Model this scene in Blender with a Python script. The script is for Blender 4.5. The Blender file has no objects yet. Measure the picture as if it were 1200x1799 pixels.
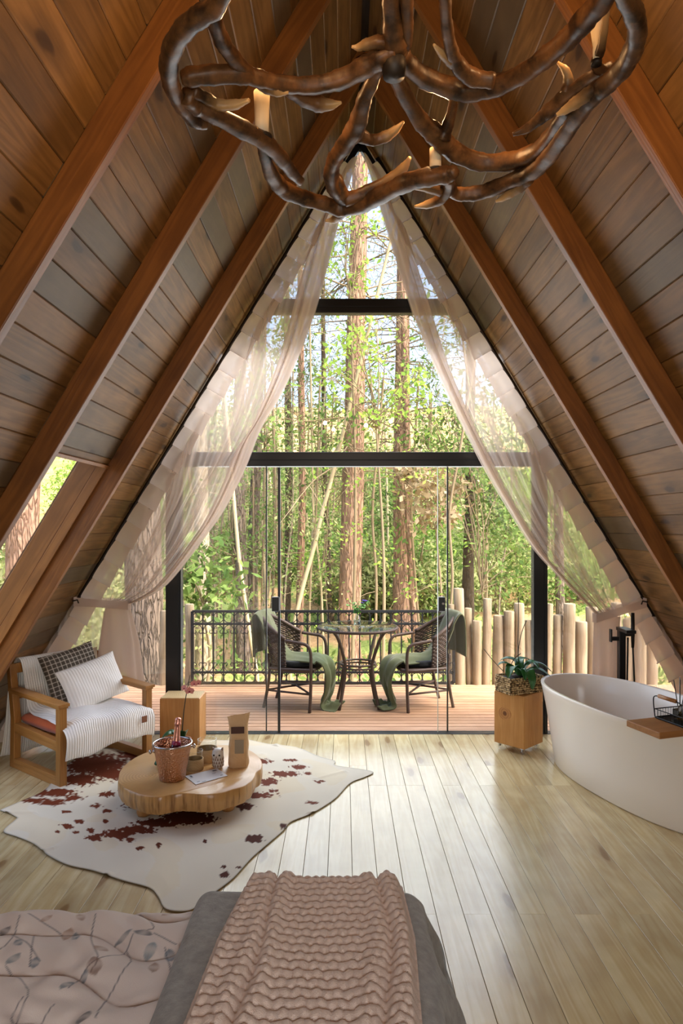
import bpy, bmesh, math, random
import numpy as np
from mathutils import Vector, Matrix, noise
random.seed(7); rng = np.random.default_rng(7)
S = bpy.context.scene
COL = S.collection
R = math.radians
# ------------------------------------------------------------------ camera, sky, sun, exposure
F, CX, CY, HC = 1199.0, 603.0, 922.0, 1.714       # focal length (px of 1200x1799), vanishing point, eye height
cd = bpy.data.cameras.new('camera'); cam = bpy.data.objects.new('camera', cd); COL.objects.link(cam)
cd.sensor_fit = 'VERTICAL'; cd.sensor_height = 36; cd.lens = 36 * F / 1799
cd.shift_x = (600 - CX) / 1799; cd.shift_y = (CY - 899.5) / 1799
cd.clip_start = 0.05; cd.clip_end = 300
cam.location = (0, 0, HC); cam.rotation_euler = (R(90), 0, 0)
S.camera = cam
w = bpy.data.worlds.new('sky'); S.world = w; w.use_nodes = True
nt = w.node_tree; nt.nodes.clear()
sky = nt.nodes.new('ShaderNodeTexSky'); sky.sky_type = 'NISHITA'; sky.sun_disc = False
sky.sun_elevation = R(52); sky.sun_rotation = R(115); sky.air_density = 1.0; sky.dust_density = 7.0; sky.ozone_density = 1.0
bg = nt.nodes.new('ShaderNodeBackground'); bg.inputs[1].default_value = 0.80
wo = nt.nodes.new('ShaderNodeOutputWorld')
nt.links.new(sky.outputs[0], bg.inputs[0]); nt.links.new(bg.outputs[0], wo.inputs[0])
sl = bpy.data.lights.new('sun', 'SUN'); sl.energy = 3.2; sl.angle = R(1.5); sl.color = (1, .955, .89)
sun = bpy.data.objects.new('sun', sl); COL.objects.link(sun)
sun.rotation_euler = Vector((-.52, .66, -.95)).to_track_quat('-Z', 'Y').to_euler()
def area(name, loc, target, sx, sy, energy, color):
    l = bpy.data.lights.new(name, 'AREA'); l.shape = 'RECTANGLE'; l.size = sx; l.size_y = sy; l.energy = energy; l.color = color
    o = bpy.data.objects.new(name, l); COL.objects.link(o); o.location = loc
    o.rotation_euler = (Vector(target) - Vector(loc)).to_track_quat('-Z', 'Y').to_euler(); return o
# added fill lamps boosting daylight: behind the invented rear window and outside the facade
area('rear_fill', (.138, -1.76, 1.55), (.138, 4, 1.0), 2.4, 1.9, 66, (1, .96, .90))
area('facade_fill', (.1, 5.75, 1.7), (.1, 0, .6), 2.6, 2.8, 78, (.86, .92, 1))
S.view_settings.view_transform = 'Standard'; S.view_settings.look = 'None'
S.view_settings.exposure = 0.0; S.view_settings.gamma = 1.0; S.view_settings.use_curve_mapping = False
S.cycles.transparent_max_bounces = 32; S.cycles.max_bounces = 10; S.cycles.diffuse_bounces = 5
S.cycles.caustics_reflective = False; S.cycles.caustics_refractive = False; S.cycles.sample_clamp_indirect = 6
# ------------------------------------------------------------------ helpers
def P(px, py, Y): return Vector(((px - CX) * Y / F, Y, HC + (CY - py) * Y / F))       # photo pixel at depth Y
def PF(px, py, z=0.0): return P(px, py, (HC - z) * F / (py - CY))                       # photo pixel on the plane z
def C(h):
    h = h.lstrip('#'); v = [int(h[i:i+2], 16) / 255 for i in (0, 2, 4)]
    return tuple(c / 12.92 if c <= .04045 else ((c + .055) / 1.055) ** 2.4 for c in v) + (1,)
class MB:
    def __init__(s): s.v = []; s.f = []
    def add(s, vs, fs):
        n = len(s.v); s.v += [tuple(p) for p in vs]; s.f += [tuple(i + n for i in q) for q in fs]; return s
    def box(s, c, d, rz=0, m=None):
        x, y, z = d[0] / 2, d[1] / 2, d[2] / 2
        vs = [Vector((i, j, k)) for i in (-x, x) for j in (-y, y) for k in (-z, z)]
        M = m if m is not None else Matrix.Rotation(rz, 3, 'Z')
        return s.add([M @ p + Vector(c) for p in vs], [(0, 1, 3, 2), (4, 6, 7, 5), (0, 4, 5, 1), (2, 3, 7, 6), (0, 2, 6, 4), (1, 5, 7, 3)])
    def bar(s, a, b, wd, ht, up=(0, 0, 1)):
        a, b = Vector(a), Vector(b); d = (b - a); L = d.length; d.normalize()
        sd = d.cross(Vector(up)); sd = sd.normalized() if sd.length > 1e-5 else Vector((1, 0, 0)); u = sd.cross(d)
        return s.box((a + b) / 2, (wd, L, ht), m=Matrix((sd, d, u)).transposed())
    def tube(s, pts, r, n=8, caps=True, flat=None):
        pts = [Vector(p) for p in pts]; k = len(pts)
        rs = list(r) if hasattr(r, '__len__') else [r] * k
        t = [(pts[min(i + 1, k - 1)] - pts[max(i - 1, 0)]).normalized() for i in range(k)]
        a = t[0].orthogonal().normalized(); vs = []; fs = []
        for i in range(k):
            a = (a - t[i] * a.dot(t[i])); a = a.normalized() if a.length > 1e-6 else t[i].orthogonal().normalized()
            b = t[i].cross(a)
            for j in range(n):
                th = 2 * math.pi * j / n
                vs.append(pts[i] + a * (rs[i] * math.cos(th)) + b * (rs[i] * math.sin(th) * (flat or 1)))
        for i in range(k - 1):
            for j in range(n):
                q = (j + 1) % n; fs.append((i * n + j, i * n + q, (i + 1) * n + q, (i + 1) * n + j))
        if caps: fs.append(tuple(range(n - 1, -1, -1))); fs.append(tuple((k - 1) * n + j for j in range(n)))
        return s.add(vs, fs)
    def lathe(s, prof, n=32, c=(0, 0, 0), cap0=True, cap1=True, sx=1, sy=1):
        vs = []; fs = []; c = Vector(c)
        for r_, z in prof:
            for j in range(n):
                th = 2 * math.pi * j / n; vs.append(c + Vector((r_ * math.cos(th) * sx, r_ * math.sin(th) * sy, z)))
        for i in range(len(prof) - 1):
            for j in range(n):
                q = (j + 1) % n; fs.append((i * n + j, i * n + q, (i + 1) * n + q, (i + 1) * n + j))
        if cap0: fs.append(tuple(range(n - 1, -1, -1)))
        if cap1: fs.append(tuple((len(prof) - 1) * n + j for j in range(n)))
        return s.add(vs, fs)
    def grid(s, fn, nu, nv, closed_u=False):
        vs = [fn(i / (nu if closed_u else nu - 1), j / (nv - 1)) for i in range(nu) for j in range(nv)]; fs = []
        for i in range(nu if closed_u else nu - 1):
            for j in range(nv - 1):
                a = i * nv + j; b = ((i + 1) % nu) * nv + j; fs.append((a, b, b + 1, a + 1))
        return s.add(vs, fs)
    def prism(s, out, z0, z1):
        n = len(out); vs = [(x, y, z0) for x, y in out] + [(x, y, z1) for x, y in out]
        fs = [tuple(range(n - 1, -1, -1)), tuple(range(n, 2 * n))] + [(i, (i + 1) % n, n + (i + 1) % n, n + i) for i in range(n)]
        return s.add(vs, fs)
    def mesh(s, name, mt=None, smooth=False):
        m = bpy.data.meshes.new(name); m.from_pydata(s.v, [], s.f); m.update()
        if mt: m.materials.append(mt)
        if smooth: m.polygons.foreach_set('use_smooth', [True] * len(m.polygons))
        return m
    def build(s, name, mt, parent=None, smooth=False, loc=None, rz=0, solid=0, bevel=0, sub=0, auto=None):
        return link(name, s.mesh(name, mt, smooth or auto is not None), parent, loc, rz, solid, bevel, sub, auto)
def link(name, me, parent=None, loc=None, rz=0, solid=0, bevel=0, sub=0, auto=None):
    o = bpy.data.objects.new(name, me); COL.objects.link(o)
    if parent: o.parent = parent
    if loc: o.location = loc
    if rz: o.rotation_euler = (0, 0, rz)
    if sub: md = o.modifiers.new('sub', 'SUBSURF'); md.levels = sub; md.render_levels = sub
    if solid: md = o.modifiers.new('solid', 'SOLIDIFY'); md.thickness = abs(solid); md.offset = 1 if solid > 0 else -1
    if bevel: md = o.modifiers.new('bev', 'BEVEL'); md.width = bevel; md.segments = 2; md.limit_method = 'ANGLE'; md.angle_limit = R(40)
    if auto is not None:
        try: me.set_sharp_from_angle(angle=R(auto))
        except Exception: pass
    return o
def npmesh(name, v, f, mt, attrs=None, smooth=False):
    """fast mesh from numpy arrays: v (n,3), f (m,3|4)"""
    m = bpy.data.meshes.new(name); n, k = f.shape
    m.vertices.add(len(v)); m.vertices.foreach_set('co', np.asarray(v, np.float32).ravel())
    m.loops.add(n * k); m.loops.foreach_set('vertex_index', f.astype(np.int32).ravel())
    m.polygons.add(n); m.polygons.foreach_set('loop_start', np.arange(0, n * k, k, dtype=np.int32))
    if smooth: m.polygons.foreach_set('use_smooth', np.ones(n, dtype=bool))
    m.update(calc_edges=True); m.validate()
    for an, (kind, data) in (attrs or {}).items():
        a = m.attributes.new(an, kind, 'POINT')
        a.data.foreach_set('color' if kind == 'FLOAT_COLOR' else 'value', np.asarray(data, np.float32).ravel())
    m.materials.append(mt); return m
def thing(name, label, cat, loc=(0, 0, 0), rz=0, group=None, kind=None):
    o = bpy.data.objects.new(name, None); COL.objects.link(o); o.location = loc; o.rotation_euler = (0, 0, rz); o.empty_display_size = .1
    return tag(o, label, cat, group, kind)
def tag(o, label=None, cat=None, group=None, kind=None):
    if label: o['label'] = label
    if cat: o['category'] = cat
    if group: o['group'] = group
    if kind: o['kind'] = kind
    return o
def struct(name, label=None):
    o = bpy.data.objects.new(name, None); COL.objects.link(o); o.empty_display_size = .1; return tag(o, label, kind='structure')
def copy_tree(o, parent=None):
    c = o.copy(); COL.objects.link(c)
    if parent: c.parent = parent
    for ch in list(o.children): copy_tree(ch, c)
    return c
def cr(pts, k=6):
    """Catmull-Rom through points of any dimension"""
    a = np.array([list(p) for p in pts], float); a = np.vstack([2 * a[0] - a[1], a, 2 * a[-1] - a[-2]]); out = []
    for i in range(1, len(a) - 2):
        for j in range(k):
            t = j / k; p0, p1, p2, p3 = a[i-1:i+3]
            out.append(.5 * (2 * p1 + (p2 - p0) * t + (2*p0 - 5*p1 + 4*p2 - p3) * t*t + (3*p1 - p0 - 3*p2 + p3) * t**3))
    out.append(a[-2]); return np.array(out)
def lerp(a, b, t): return a + (b - a) * t
# ------------------------------------------------------------------ materials
class NB:
    def __init__(s, name):
        s.m = bpy.data.materials.new(name); s.m.use_nodes = True; s.t = s.m.node_tree; s.t.nodes.clear()
        s.o = s.n('ShaderNodeOutputMaterial')
    def n(s, k, **kw):
        x = s.t.nodes.new(k)
        for a, b in kw.items(): setattr(x, a, b)
        return x
    def l(s, a, b): s.t.links.new(a, b)
    def out(s, sh): s.l(sh, s.o.inputs[0]); return s.m
    def bsdf(s, rough=.5, metal=0, spec=.5, col=None):
        b = s.n('ShaderNodeBsdfPrincipled'); b.inputs['Roughness'].default_value = rough; b.inputs['Metallic'].default_value = metal
        b.inputs['Specular IOR Level'].default_value = spec
        if col: b.inputs['Base Color'].default_value = col
        return b
    def coord(s, scale=(1, 1, 1), rnd=True, kind='Object'):
        tc = s.n('ShaderNodeTexCoord'); v = tc.outputs[kind]
        if rnd:
            oi = s.n('ShaderNodeObjectInfo'); mu = s.n('ShaderNodeVectorMath', operation='SCALE'); mu.inputs[0].default_value = (31.7, 17.3, 43.1)
            s.l(oi.outputs['Random'], mu.inputs['Scale']); ad = s.n('ShaderNodeVectorMath', operation='ADD'); s.l(v, ad.inputs[0]); s.l(mu.outputs[0], ad.inputs[1]); v = ad.outputs[0]
        mp = s.n('ShaderNodeMapping'); mp.inputs['Scale'].default_value = scale; s.l(v, mp.inputs[0]); return mp.outputs[0]
    def noise(s, v, sc=5, det=4, rough=.55, dist=0):
        x = s.n('ShaderNodeTexNoise'); x.inputs['Scale'].default_value = sc; x.inputs['Detail'].default_value = det
        x.inputs['Roughness'].default_value = rough; x.inputs['Distortion'].default_value = dist; s.l(v, x.inputs['Vector']); return x.outputs['Fac']
    def ramp(s, f, stops):
        x = s.n('ShaderNodeValToRGB'); e = x.color_ramp.elements
        while len(e) < len(stops): e.new(.5)
        for q, (p, c) in zip(e, stops): q.position = p; q.color = c if len(c) == 4 else tuple(c) + (1,)
        s.l(f, x.inputs[0]); return x.outputs[0]
    def mix(s, f, a, b, mode='MIX'):
        x = s.n('ShaderNodeMix', data_type='RGBA', blend_type=mode)
        for i, q in ((0, f), (6, a), (7, b)):
            if isinstance(q, (int, float)): x.inputs[i].default_value = q
            elif isinstance(q, tuple): x.inputs[i].default_value = q
            else: s.l(q, x.inputs[i])
        return x.outputs[2]
    def math(s, op, a, b=0):
        x = s.n('ShaderNodeMath', operation=op)
        for i, q in enumerate((a, b)):
            if isinstance(q, (int, float)): x.inputs[i].default_value = q
            else: s.l(q, x.inputs[i])
        return x.outputs[0]
    def bump(s, h, b, st=.3, d=.01):
        x = s.n('ShaderNodeBump'); x.inputs['Strength'].default_value = st; x.inputs['Distance'].default_value = d
        s.l(h, x.inputs['Height']); s.l(x.outputs[0], b.inputs['Normal'])
W_ = (1, 1, 1, 1); K_ = (0, 0, 0, 1)
def plain(name, col, rough=.5, metal=0, spec=.5, bump=0, bs=200):
    b = NB(name); p = b.bsdf(rough, metal, spec, C(col) if isinstance(col, str) else col)
    if bump: b.bump(b.noise(b.coord(rnd=False), bs, 3), p, bump, .003)
    return b.out(p.outputs[0])
def wood(name, c1, c2, dark, axis='y', sc=1.0, rough=.4, knots=.5, rnd=.5, alt=None, spec=.4, bump=.15, kv=None):
    """stained softwood: grain along axis, growth rings, a few knots, a hue shift from piece to piece"""
    b = NB(name); st = {'x': (.07, 1, 1), 'y': (1, .07, 1), 'z': (1, 1, .07)}[axis]
    v = b.coord(tuple(q * sc for q in st)); vk = b.coord(kv or tuple(sc * (.28 if q < 1 else .5) for q in st))
    big = b.noise(v, 9, 3, .5, .6); fine = b.noise(v, 90, 4, .6)
    ring = b.math('SINE', b.math('MULTIPLY', big, 42.0)); ring = b.math('MULTIPLY_ADD', ring, .5); ring.node.inputs[2].default_value = .5
    g = b.math('MULTIPLY_ADD', ring, .40); b.l(b.math('MULTIPLY', fine, .6), g.node.inputs[2])
    oi = b.n('ShaderNodeObjectInfo')
    base = b.mix(g, C(c1), C(c2))
    if alt:
        k = b.ramp(oi.outputs['Random'], [(0, W_), (.16, W_), (.22, K_), (1, K_)]); base = b.mix(b.math('MULTIPLY', k, .75), base, C(alt))
    hs = b.n('ShaderNodeHueSaturation'); b.l(base, hs.inputs['Color'])
    vv = b.n('ShaderNodeMapRange'); fr = b.math('FRACT', b.math('MULTIPLY', oi.outputs['Random'], 7.31)); b.l(fr, vv.inputs[0]); vv.inputs[3].default_value = 1 - .4 * rnd; vv.inputs[4].default_value = 1 + .35 * rnd
    b.l(vv.outputs[0], hs.inputs['Value']); base = hs.outputs[0]
    blot = b.noise(b.coord((1, 1, 1)), 3.2, 3); base = b.mix(b.ramp(blot, [(.35, K_), (.75, (.35, .35, .35, 1))]), base, C(dark))
    if knots:
        vo = b.n('ShaderNodeTexVoronoi', voronoi_dimensions='2D' if kv else '3D'); vo.inputs['Scale'].default_value = 2.6; vo.inputs['Randomness'].default_value = 1
        dv = b.n('ShaderNodeVectorMath', operation='ADD'); nz = b.n('ShaderNodeTexNoise'); nz.inputs['Scale'].default_value = 9; b.l(vk, nz.inputs['Vector'])
        sc_ = b.n('ShaderNodeVectorMath', operation='SCALE'); sc_.inputs['Scale'].default_value = .07; b.l(nz.outputs['Color'], sc_.inputs[0])
        b.l(vk, dv.inputs[0]); b.l(sc_.outputs[0], dv.inputs[1]); b.l(dv.outputs[0], vo.inputs['Vector'])
        kn = b.ramp(vo.outputs['Distance'], [(0, W_), (.05, (.9, .9, .9, 1)), (.075, (.35, .35, .35, 1)), (.20, K_)]); base = b.mix(b.math('MULTIPLY', kn, knots), base, C(dark))
    p = b.bsdf(rough, 0, spec); b.l(base, p.inputs['Base Color']); b.bump(g, p, bump, .004)
    return b.out(p.outputs[0])
def cloth(name, col, col2=None, rough=.9, weave=600, bump=.3, wr=8, sheen=.2):
    b = NB(name); v = b.coord(rnd=False); p = b.bsdf(rough, 0, .2)
    f = b.noise(v, wr, 4); b.l(b.mix(f, C(col), C(col2 or col)), p.inputs['Base Color']); p.inputs['Sheen Weight'].default_value = sheen
    b.bump(b.noise(v, weave, 2), p, bump, .002); return b.out(p.outputs[0])
def leafmat(name, c1, c2, trans=.45):
    b = NB(name); at = b.n('ShaderNodeAttribute', attribute_name='tint'); oi = b.n('ShaderNodeObjectInfo')
    f = b.math('FRACT', b.math('ADD', at.outputs['Fac'], b.math('MULTIPLY', oi.outputs['Random'], .25)))
    c = b.mix(f, C(c1), C(c2)); d = b.n('ShaderNodeBsdfDiffuse'); t = b.n('ShaderNodeBsdfTranslucent'); m = b.n('ShaderNodeMixShader'); m.inputs[0].default_value = trans
    b.l(c, d.inputs[0]); b.l(c, t.inputs[0]); b.l(d.outputs[0], m.inputs[1]); b.l(t.outputs[0], m.inputs[2])
    return b.out(m.outputs[0])
def bark(name, c1, c2, sc=1.0, depth=.5):
    b = NB(name); v = b.coord((9 * sc, 9 * sc, 1.5 * sc)); vo = b.n('ShaderNodeTexVoronoi', feature='DISTANCE_TO_EDGE'); vo.inputs['Scale'].default_value = 1.6
    nz = b.n('ShaderNodeTexNoise'); nz.inputs['Scale'].default_value = 2; b.l(v, nz.inputs['Vector']); ad = b.n('ShaderNodeVectorMath', operation='ADD'); b.l(v, ad.inputs[0]); b.l(nz.outputs['Color'], ad.inputs[1]); b.l(ad.outputs[0], vo.inputs['Vector'])
    e = b.ramp(vo.outputs['Distance'], [(0, K_), (.16, W_)]); f = b.noise(v, 3, 5)
    c = b.mix(f, C(c1), C(c2)); c = b.mix(b.math('MULTIPLY', b.math('SUBTRACT', 1, e), .7), c, tuple(q * .25 for q in C(c1)[:3]) + (1,))
    p = b.bsdf(.9, 0, .2); b.l(c, p.inputs['Base Color']); b.bump(b.math('ADD', e, b.math('MULTIPLY', f, .6)), p, depth, .03); return b.out(p.outputs[0])
def glass(name, tint=(1, 1, 1), ior=1.45):
    b = NB(name); t = b.n('ShaderNodeBsdfTransparent'); t.inputs[0].default_value = tint + (1,); g = b.n('ShaderNodeBsdfGlossy'); g.inputs['Roughness'].default_value = .01
    lw = b.n('ShaderNodeLayerWeight'); lw.inputs[0].default_value = .5; r0 = ((ior - 1) / (ior + 1)) ** 2; fr = b.math('MULTIPLY_ADD', b.math('POWER', lw.outputs['Facing'], 5.0), 1 - r0); fr.node.inputs[2].default_value = r0   # Schlick reflectance of a thin sheet
    m = b.n('ShaderNodeMixShader'); b.l(fr, m.inputs[0]); b.l(t.outputs[0], m.inputs[1]); b.l(g.outputs[0], m.inputs[2]); return b.out(m.outputs[0])
def sheer(name, col, alpha):
    b = NB(name); v = b.coord(rnd=False); t = b.n('ShaderNodeBsdfTransparent'); d = b.n('ShaderNodeBsdfDiffuse'); l = b.n('ShaderNodeBsdfTranslucent')
    d.inputs[0].default_value = C(col); l.inputs[0].default_value = C(col); m = b.n('ShaderNodeMixShader'); m.inputs[0].default_value = .5; b.l(d.outputs[0], m.inputs[1]); b.l(l.outputs[0], m.inputs[2])
    k = b.n('ShaderNodeMixShader'); k.inputs[0].default_value = alpha; b.l(t.outputs[0], k.inputs[1]); b.l(m.outputs[0], k.inputs[2]); return b.out(k.outputs[0])
M = dict(
    board=wood('ceiling_board_wood', '#916a3e', '#644724', '#2e1b0b', 'y', 1.0, .50, .85, .55, '#675b49', .22, .2, (1.3, .42, 0)),
    rafter=wood('rafter_wood', '#96602c', '#6f421a', '#3a1e0a', 'x', 1.0, .45, .8, .25, None, .4, .2, (.45, .3, .8)),
    jamb=wood('jamb_wood', '#9c6a38', '#7d5128', '#4a2d14', 'x', 1.0, .45, .85, .2, None, .4, .2, (.6, .3, .9)),
    floor=wood('floor_pine', '#dccea2', '#bfa672', '#7d5a30', 'y', 1.0, .22, .85, .28, None, .8, .05, (1.1, .35, 0)),
    deck=wood('deck_wood', '#c39e80', '#ab886a', '#8a6242', 'x', 1.0, .6, .25, .35),
    block=wood('block_pine', '#cf9b5e', '#b57d40', '#7e5226', 'z', 1.3, .45, .35, .15),
    chair=wood('chair_wood', '#b07d40', '#8f5f2c', '#67401b', 'z', 1.2, .42, .1, .1),
    chairx=wood('chair_wood_rail', '#b8854a', '#94642f', '#67401b', 'x', 1.2, .42, .1, .1),
    log=wood('log_wood', '#b5a68c', '#7d705b', '#4f4434', 'z', .7, .85, .6, .6, None, .2, .4, (.8, .8, .3)),
    black=plain('black_aluminium', '#17191b', .35, 0, .5), iron=plain('black_iron', '#23262a', .5, .3),
    glass=glass('pane_glass'), dark=plain('dark_gap', '#1d140d', .9), shell=plain('roof_shell', '#3a2a1d', .9),
)
# ------------------------------------------------------------------ the room: A-frame shell
XA, ZA, SL = .138, 4.913, 1.66; TH = math.atan(SL); CT, ST = math.cos(TH), math.sin(TH); LS = ZA / ST
YF = 5.63                                            # glazed facade plane
RAFT = [4.50, 3.395, 2.455, 1.42, .40, -.62]
def slope_mat(side, s, y):
    dx = Vector((-CT if side == 'left' else CT, 0, -ST)); n = Vector((ST if side == 'left' else -ST, 0, -CT))
    o = Vector((XA, y, ZA)) + dx * s; yy = n.cross(dx)
    return Matrix(((dx.x, yy.x, n.x, o.x), (dx.y, yy.y, n.y, o.y), (dx.z, yy.z, n.z, o.z), (0, 0, 0, 1)))
def sp(side, s, y, n=0):
    m = slope_mat(side, s, y); return m @ Vector((0, 0, n))
def slope_box(mb, side, s0, s1, y0, y1, n0, n1):
    vs = [sp(side, s, y, n) for s in (s0, s1) for y in (y0, y1) for n in (n0, n1)]
    mb.add(vs, [(0, 1, 3, 2), (4, 6, 7, 5), (0, 4, 5, 1), (2, 3, 7, 6), (0, 2, 6, 4), (1, 5, 7, 3)])
def board_mesh(name, wd, L, th, ch, mt):
    """plank lying in xy, long in y, chamfered along its upper edges"""
    h = wd / 2; pr = [(-h, -th), (h, -th), (h, -ch), (h - ch, 0), (-h + ch, 0), (-h, -ch)]; n = 6
    vs = [(x, y, z) for y in (-L / 2, L / 2) for x, z in pr]
    fs = [tuple(range(6)), tuple(range(11, 5, -1))] + [(i, 6 + i, 6 + (i + 1) % 6, (i + 1) % 6) for i in range(6)]
    return MB().add(vs, fs).mesh(name, mt)
BW = .145
bays = [(YF + .05, RAFT[0]), (RAFT[0], RAFT[1]), (RAFT[1], RAFT[2]), (RAFT[2], RAFT[3]), (RAFT[3], -1.6)]
bay_mesh = [board_mesh('board', BW - .0012, a - b - .002, .018, .0045, M['board']) for a, b in bays]
S_SKY = (ZA - 2.09) / ST                             # top of the roof window along the slope
for side in ('left', 'right'):
    wl = struct('wall_' + side, 'sloping %s roof wall of stained pine boards between rafters' % side)
    sky_w = side == 'left'
    for bi, (a, b) in enumerate(bays):
        for k in range(int(LS / BW) + 1):
            s = .04 + (k + .5) * BW
            if s + BW / 2 > LS: continue
            if sky_w and bi == 1 and s + BW / 2 > S_SKY - .02:
                if s - BW / 2 < S_SKY - .03:
                    w_p = S_SKY - .021 - (s - BW / 2); o = link('board', board_mesh('board', w_p, a - b - .002, .018, .004, M['board']), wl); o.matrix_world = slope_mat(side, s - BW / 2 + w_p / 2, (a + b) / 2)
                continue
            o = bpy.data.objects.new('board', bay_mesh[bi]); COL.objects.link(o); o.parent = wl
            m = slope_mat(side, s, (a + b) / 2)
            o.matrix_world = m @ Matrix.Translation((0, 0, random.uniform(-.0015, .0015)))
    rl = LS - .10
    rm = MB().box((0, 0, .0575), (rl, .052, .115)).mesh('rafter', M['rafter'])
    for y in RAFT:
        o = link('rafter', rm, wl, bevel=.004); o.matrix_world = slope_mat(side, .07 + rl / 2, y + .026)
    mb = MB(); t0, t1 = -.20, -.022
    if sky_w:
        slope_box(mb, side, -.1, S_SKY - .02, -1.7, 5.75, t0, t1); slope_box(mb, side, S_SKY - .02, LS + .2, -1.7, 3.42, t0, t1)
        slope_box(mb, side, S_SKY - .02, LS + .2, 4.53, 5.75, t0, t1); slope_box(mb, side, LS - .12, LS + .2, 3.42, 4.53, t0, t1)
    else: slope_box(mb, side, -.1, LS + .2, -1.7, 5.75, t0, t1)
    mb.build('roof_deck', M['shell'], wl)
    # dark curtain track lying in the corner of slope and facade, with a thin batten behind it
# roof window in the left slope
w2 = struct('window_2', 'narrow roof window in the left slope between two rafters')
def slope_part(name, side, s0, s1, y0, y1, n0, n1, mt, parent, bevel=.003):
    me = MB().box((0, 0, 0), (s1 - s0, y1 - y0, n1 - n0)).mesh(name, mt); o = link(name, me, parent, bevel=bevel)
    o.matrix_world = slope_mat(side, (s0 + s1) / 2, (y0 + y1) / 2) @ Matrix.Translation((0, 0, (n0 + n1) / 2)); return o
slope_part('jamb_board', 'left', S_SKY, LS - .02, 4.475, 4.50, -.17, -.052, M['jamb'], w2)
slope_part('jamb_board', 'left', S_SKY, LS - .02, 4.470, 4.50, -.050, .012, M['jamb'], w2)
slope_part('jamb_board', 'left', S_SKY, LS - .02, 3.447, 3.472, -.17, .01, M['jamb'], w2)
slope_part('head_board', 'left', S_SKY - .022, S_SKY, 3.447, 4.50, -.17, .018, M['jamb'], w2)
slope_part('sill_board', 'left', LS - .12, LS - .1, 3.473, 4.47, -.17, .0, M['jamb'], w2)
slope_part('pane', 'left', S_SKY, LS - .12, 3.472, 4.475, -.168, -.160, M['glass'], w2, 0)
# rear gable behind the photographer: boards around a window added for the fill lamp
wb = struct('wall_back', 'rear gable wall of stained boards with an added fill-light window behind the photographer')
W0, W1, Z0, Z1 = XA - 1.25, XA + 1.25, .55, 2.55
for out_ in ([(XA - LS * CT - .1, -.05), (XA - LS * CT * .0 - 1.25, -.05), (W0, Z1), (W0, ZA - 1.25 * SL)], [(XA + 1.25, -.05), (XA + LS * CT + .1, -.05), (W1, ZA - 1.25 * SL), (W1, Z1)], [(W0, -.05), (W1, -.05), (W1, Z0), (W0, Z0)], [(W0, Z1), (W1, Z1), (W1, ZA - 1.25 * SL), (XA, ZA + .1), (W0, ZA - 1.25 * SL)]):
    mb = MB().prism(out_, 0, .08); mb.v = [(x, -1.60 - z, y) for x, y, z in mb.v]; mb.build('gable_panel', M['board'], wb)
w3 = struct('added_window', 'added rear window for the fill lamp behind the photographer')
for a, b, c_, d_ in ((W0, W0 + .06, Z0, Z1), (W1 - .06, W1, Z0, Z1), (W0 + .06, W1 - .06, Z0, Z0 + .06), (W0 + .06, W1 - .06, Z1 - .06, Z1), (XA - .025, XA + .025, Z0 + .06, Z1 - .06)): MB().box(((a + b) / 2, -1.63, (c_ + d_) / 2), (b - a, .07, d_ - c_)).build('frame_bar', M['black'], w3)
MB().box((XA, -1.64, (Z0 + Z1) / 2), (W1 - W0 - .12, .006, Z1 - Z0 - .12)).build('pane', M['glass'], w3)
# ------------------------------------------------------------------ floor and deck
fl = struct('floor', 'light pine plank floor')
FW = .1215; rows = range(-25, 25); mcache = {}
for r in rows:
    x = .0446 + (r + .5) * FW
    cuts = [YF - .01, 4.49, 1.52, -.1, -1.6] if r % 2 else [YF - .01, 3.005, 1.2, -1.6]
    if r % 4 == 0: cuts = [YF - .01, 4.86, 3.005, .6, -1.6]
    if r % 8 == 2: cuts = [YF - .01, 4.49, 3.005, 1.0, -1.6]
    for a, b in zip(cuts, cuts[1:]):
        L = round(a - b - .0015, 4)
        if L not in mcache: mcache[L] = board_mesh('plank', FW - .0024, L, .02, .0006, M['floor'])
        o = link('plank', mcache[L], fl, (x, (a + b) / 2, random.uniform(-.0006, 0)))
MB().box((0, 2.0, -.06), (6.4, 7.3, .07)).build('subfloor', M['dark'], fl)
dk = struct('deck', 'reddish timber deck outside the glass doors')
DW = .0905; yd = YF + .07; k = 0
dm = [MB().box((0, 0, 0), (L, DW - .011, .022)).mesh('deck_plank', M['deck']) for L in (8.6,)]
while yd < 7.36:
    link('plank', dm[0], dk, (.3, yd + DW / 2, -.034 + random.uniform(-.001, .001)), bevel=.002)
    yd += DW; k += 1
mb = MB()
for x in np.arange(-3.6, 4.6, .6): mb.box((x, 6.5, -.10), (.05, 1.6, .1))
mb.build('joist', M['shell'], dk)
# ------------------------------------------------------------------ glazed facade
def xr(side, z): return XA + (-1 if side == 'left' else 1) * (ZA - z) / SL
w1 = struct('window_1', 'black framed triangular gable glazing')
def fbar(x0, x1, z0, z1, d=.07, name='frame_bar', y=YF): return MB().box(((x0 + x1) / 2, y, (z0 + z1) / 2), (x1 - x0, d, z1 - z0)).build(name, M['black'], w1, bevel=.004)
fbar(xr('left', 2.25), xr('right', 2.25), 2.193, 2.310, .09, 'transom'); MB().box((.13, YF - .047, 2.245), (2.9, .012, .008)).build('transom_groove', M['iron'], w1)
fbar(xr('left', 3.5), xr('right', 3.5), 3.451, 3.568, .08, 'transom'); MB().box((.13, YF - .042, 3.505), (1.5, .012, .006)).build('transom_groove', M['iron'], w1)
fbar(-1.456, -1.329, -.02, 2.193, .08, 'post'); fbar(1.560, 1.676, -.02, 2.193, .08, 'post')
MB().box((-1.35, YF - .045, 1.1), (.006, .012, 2.18)).build('post_groove', M['iron'], w1); MB().box((1.65, YF - .045, 1.1), (.006, .012, 2.18)).build('post_groove', M['iron'], w1)
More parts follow.
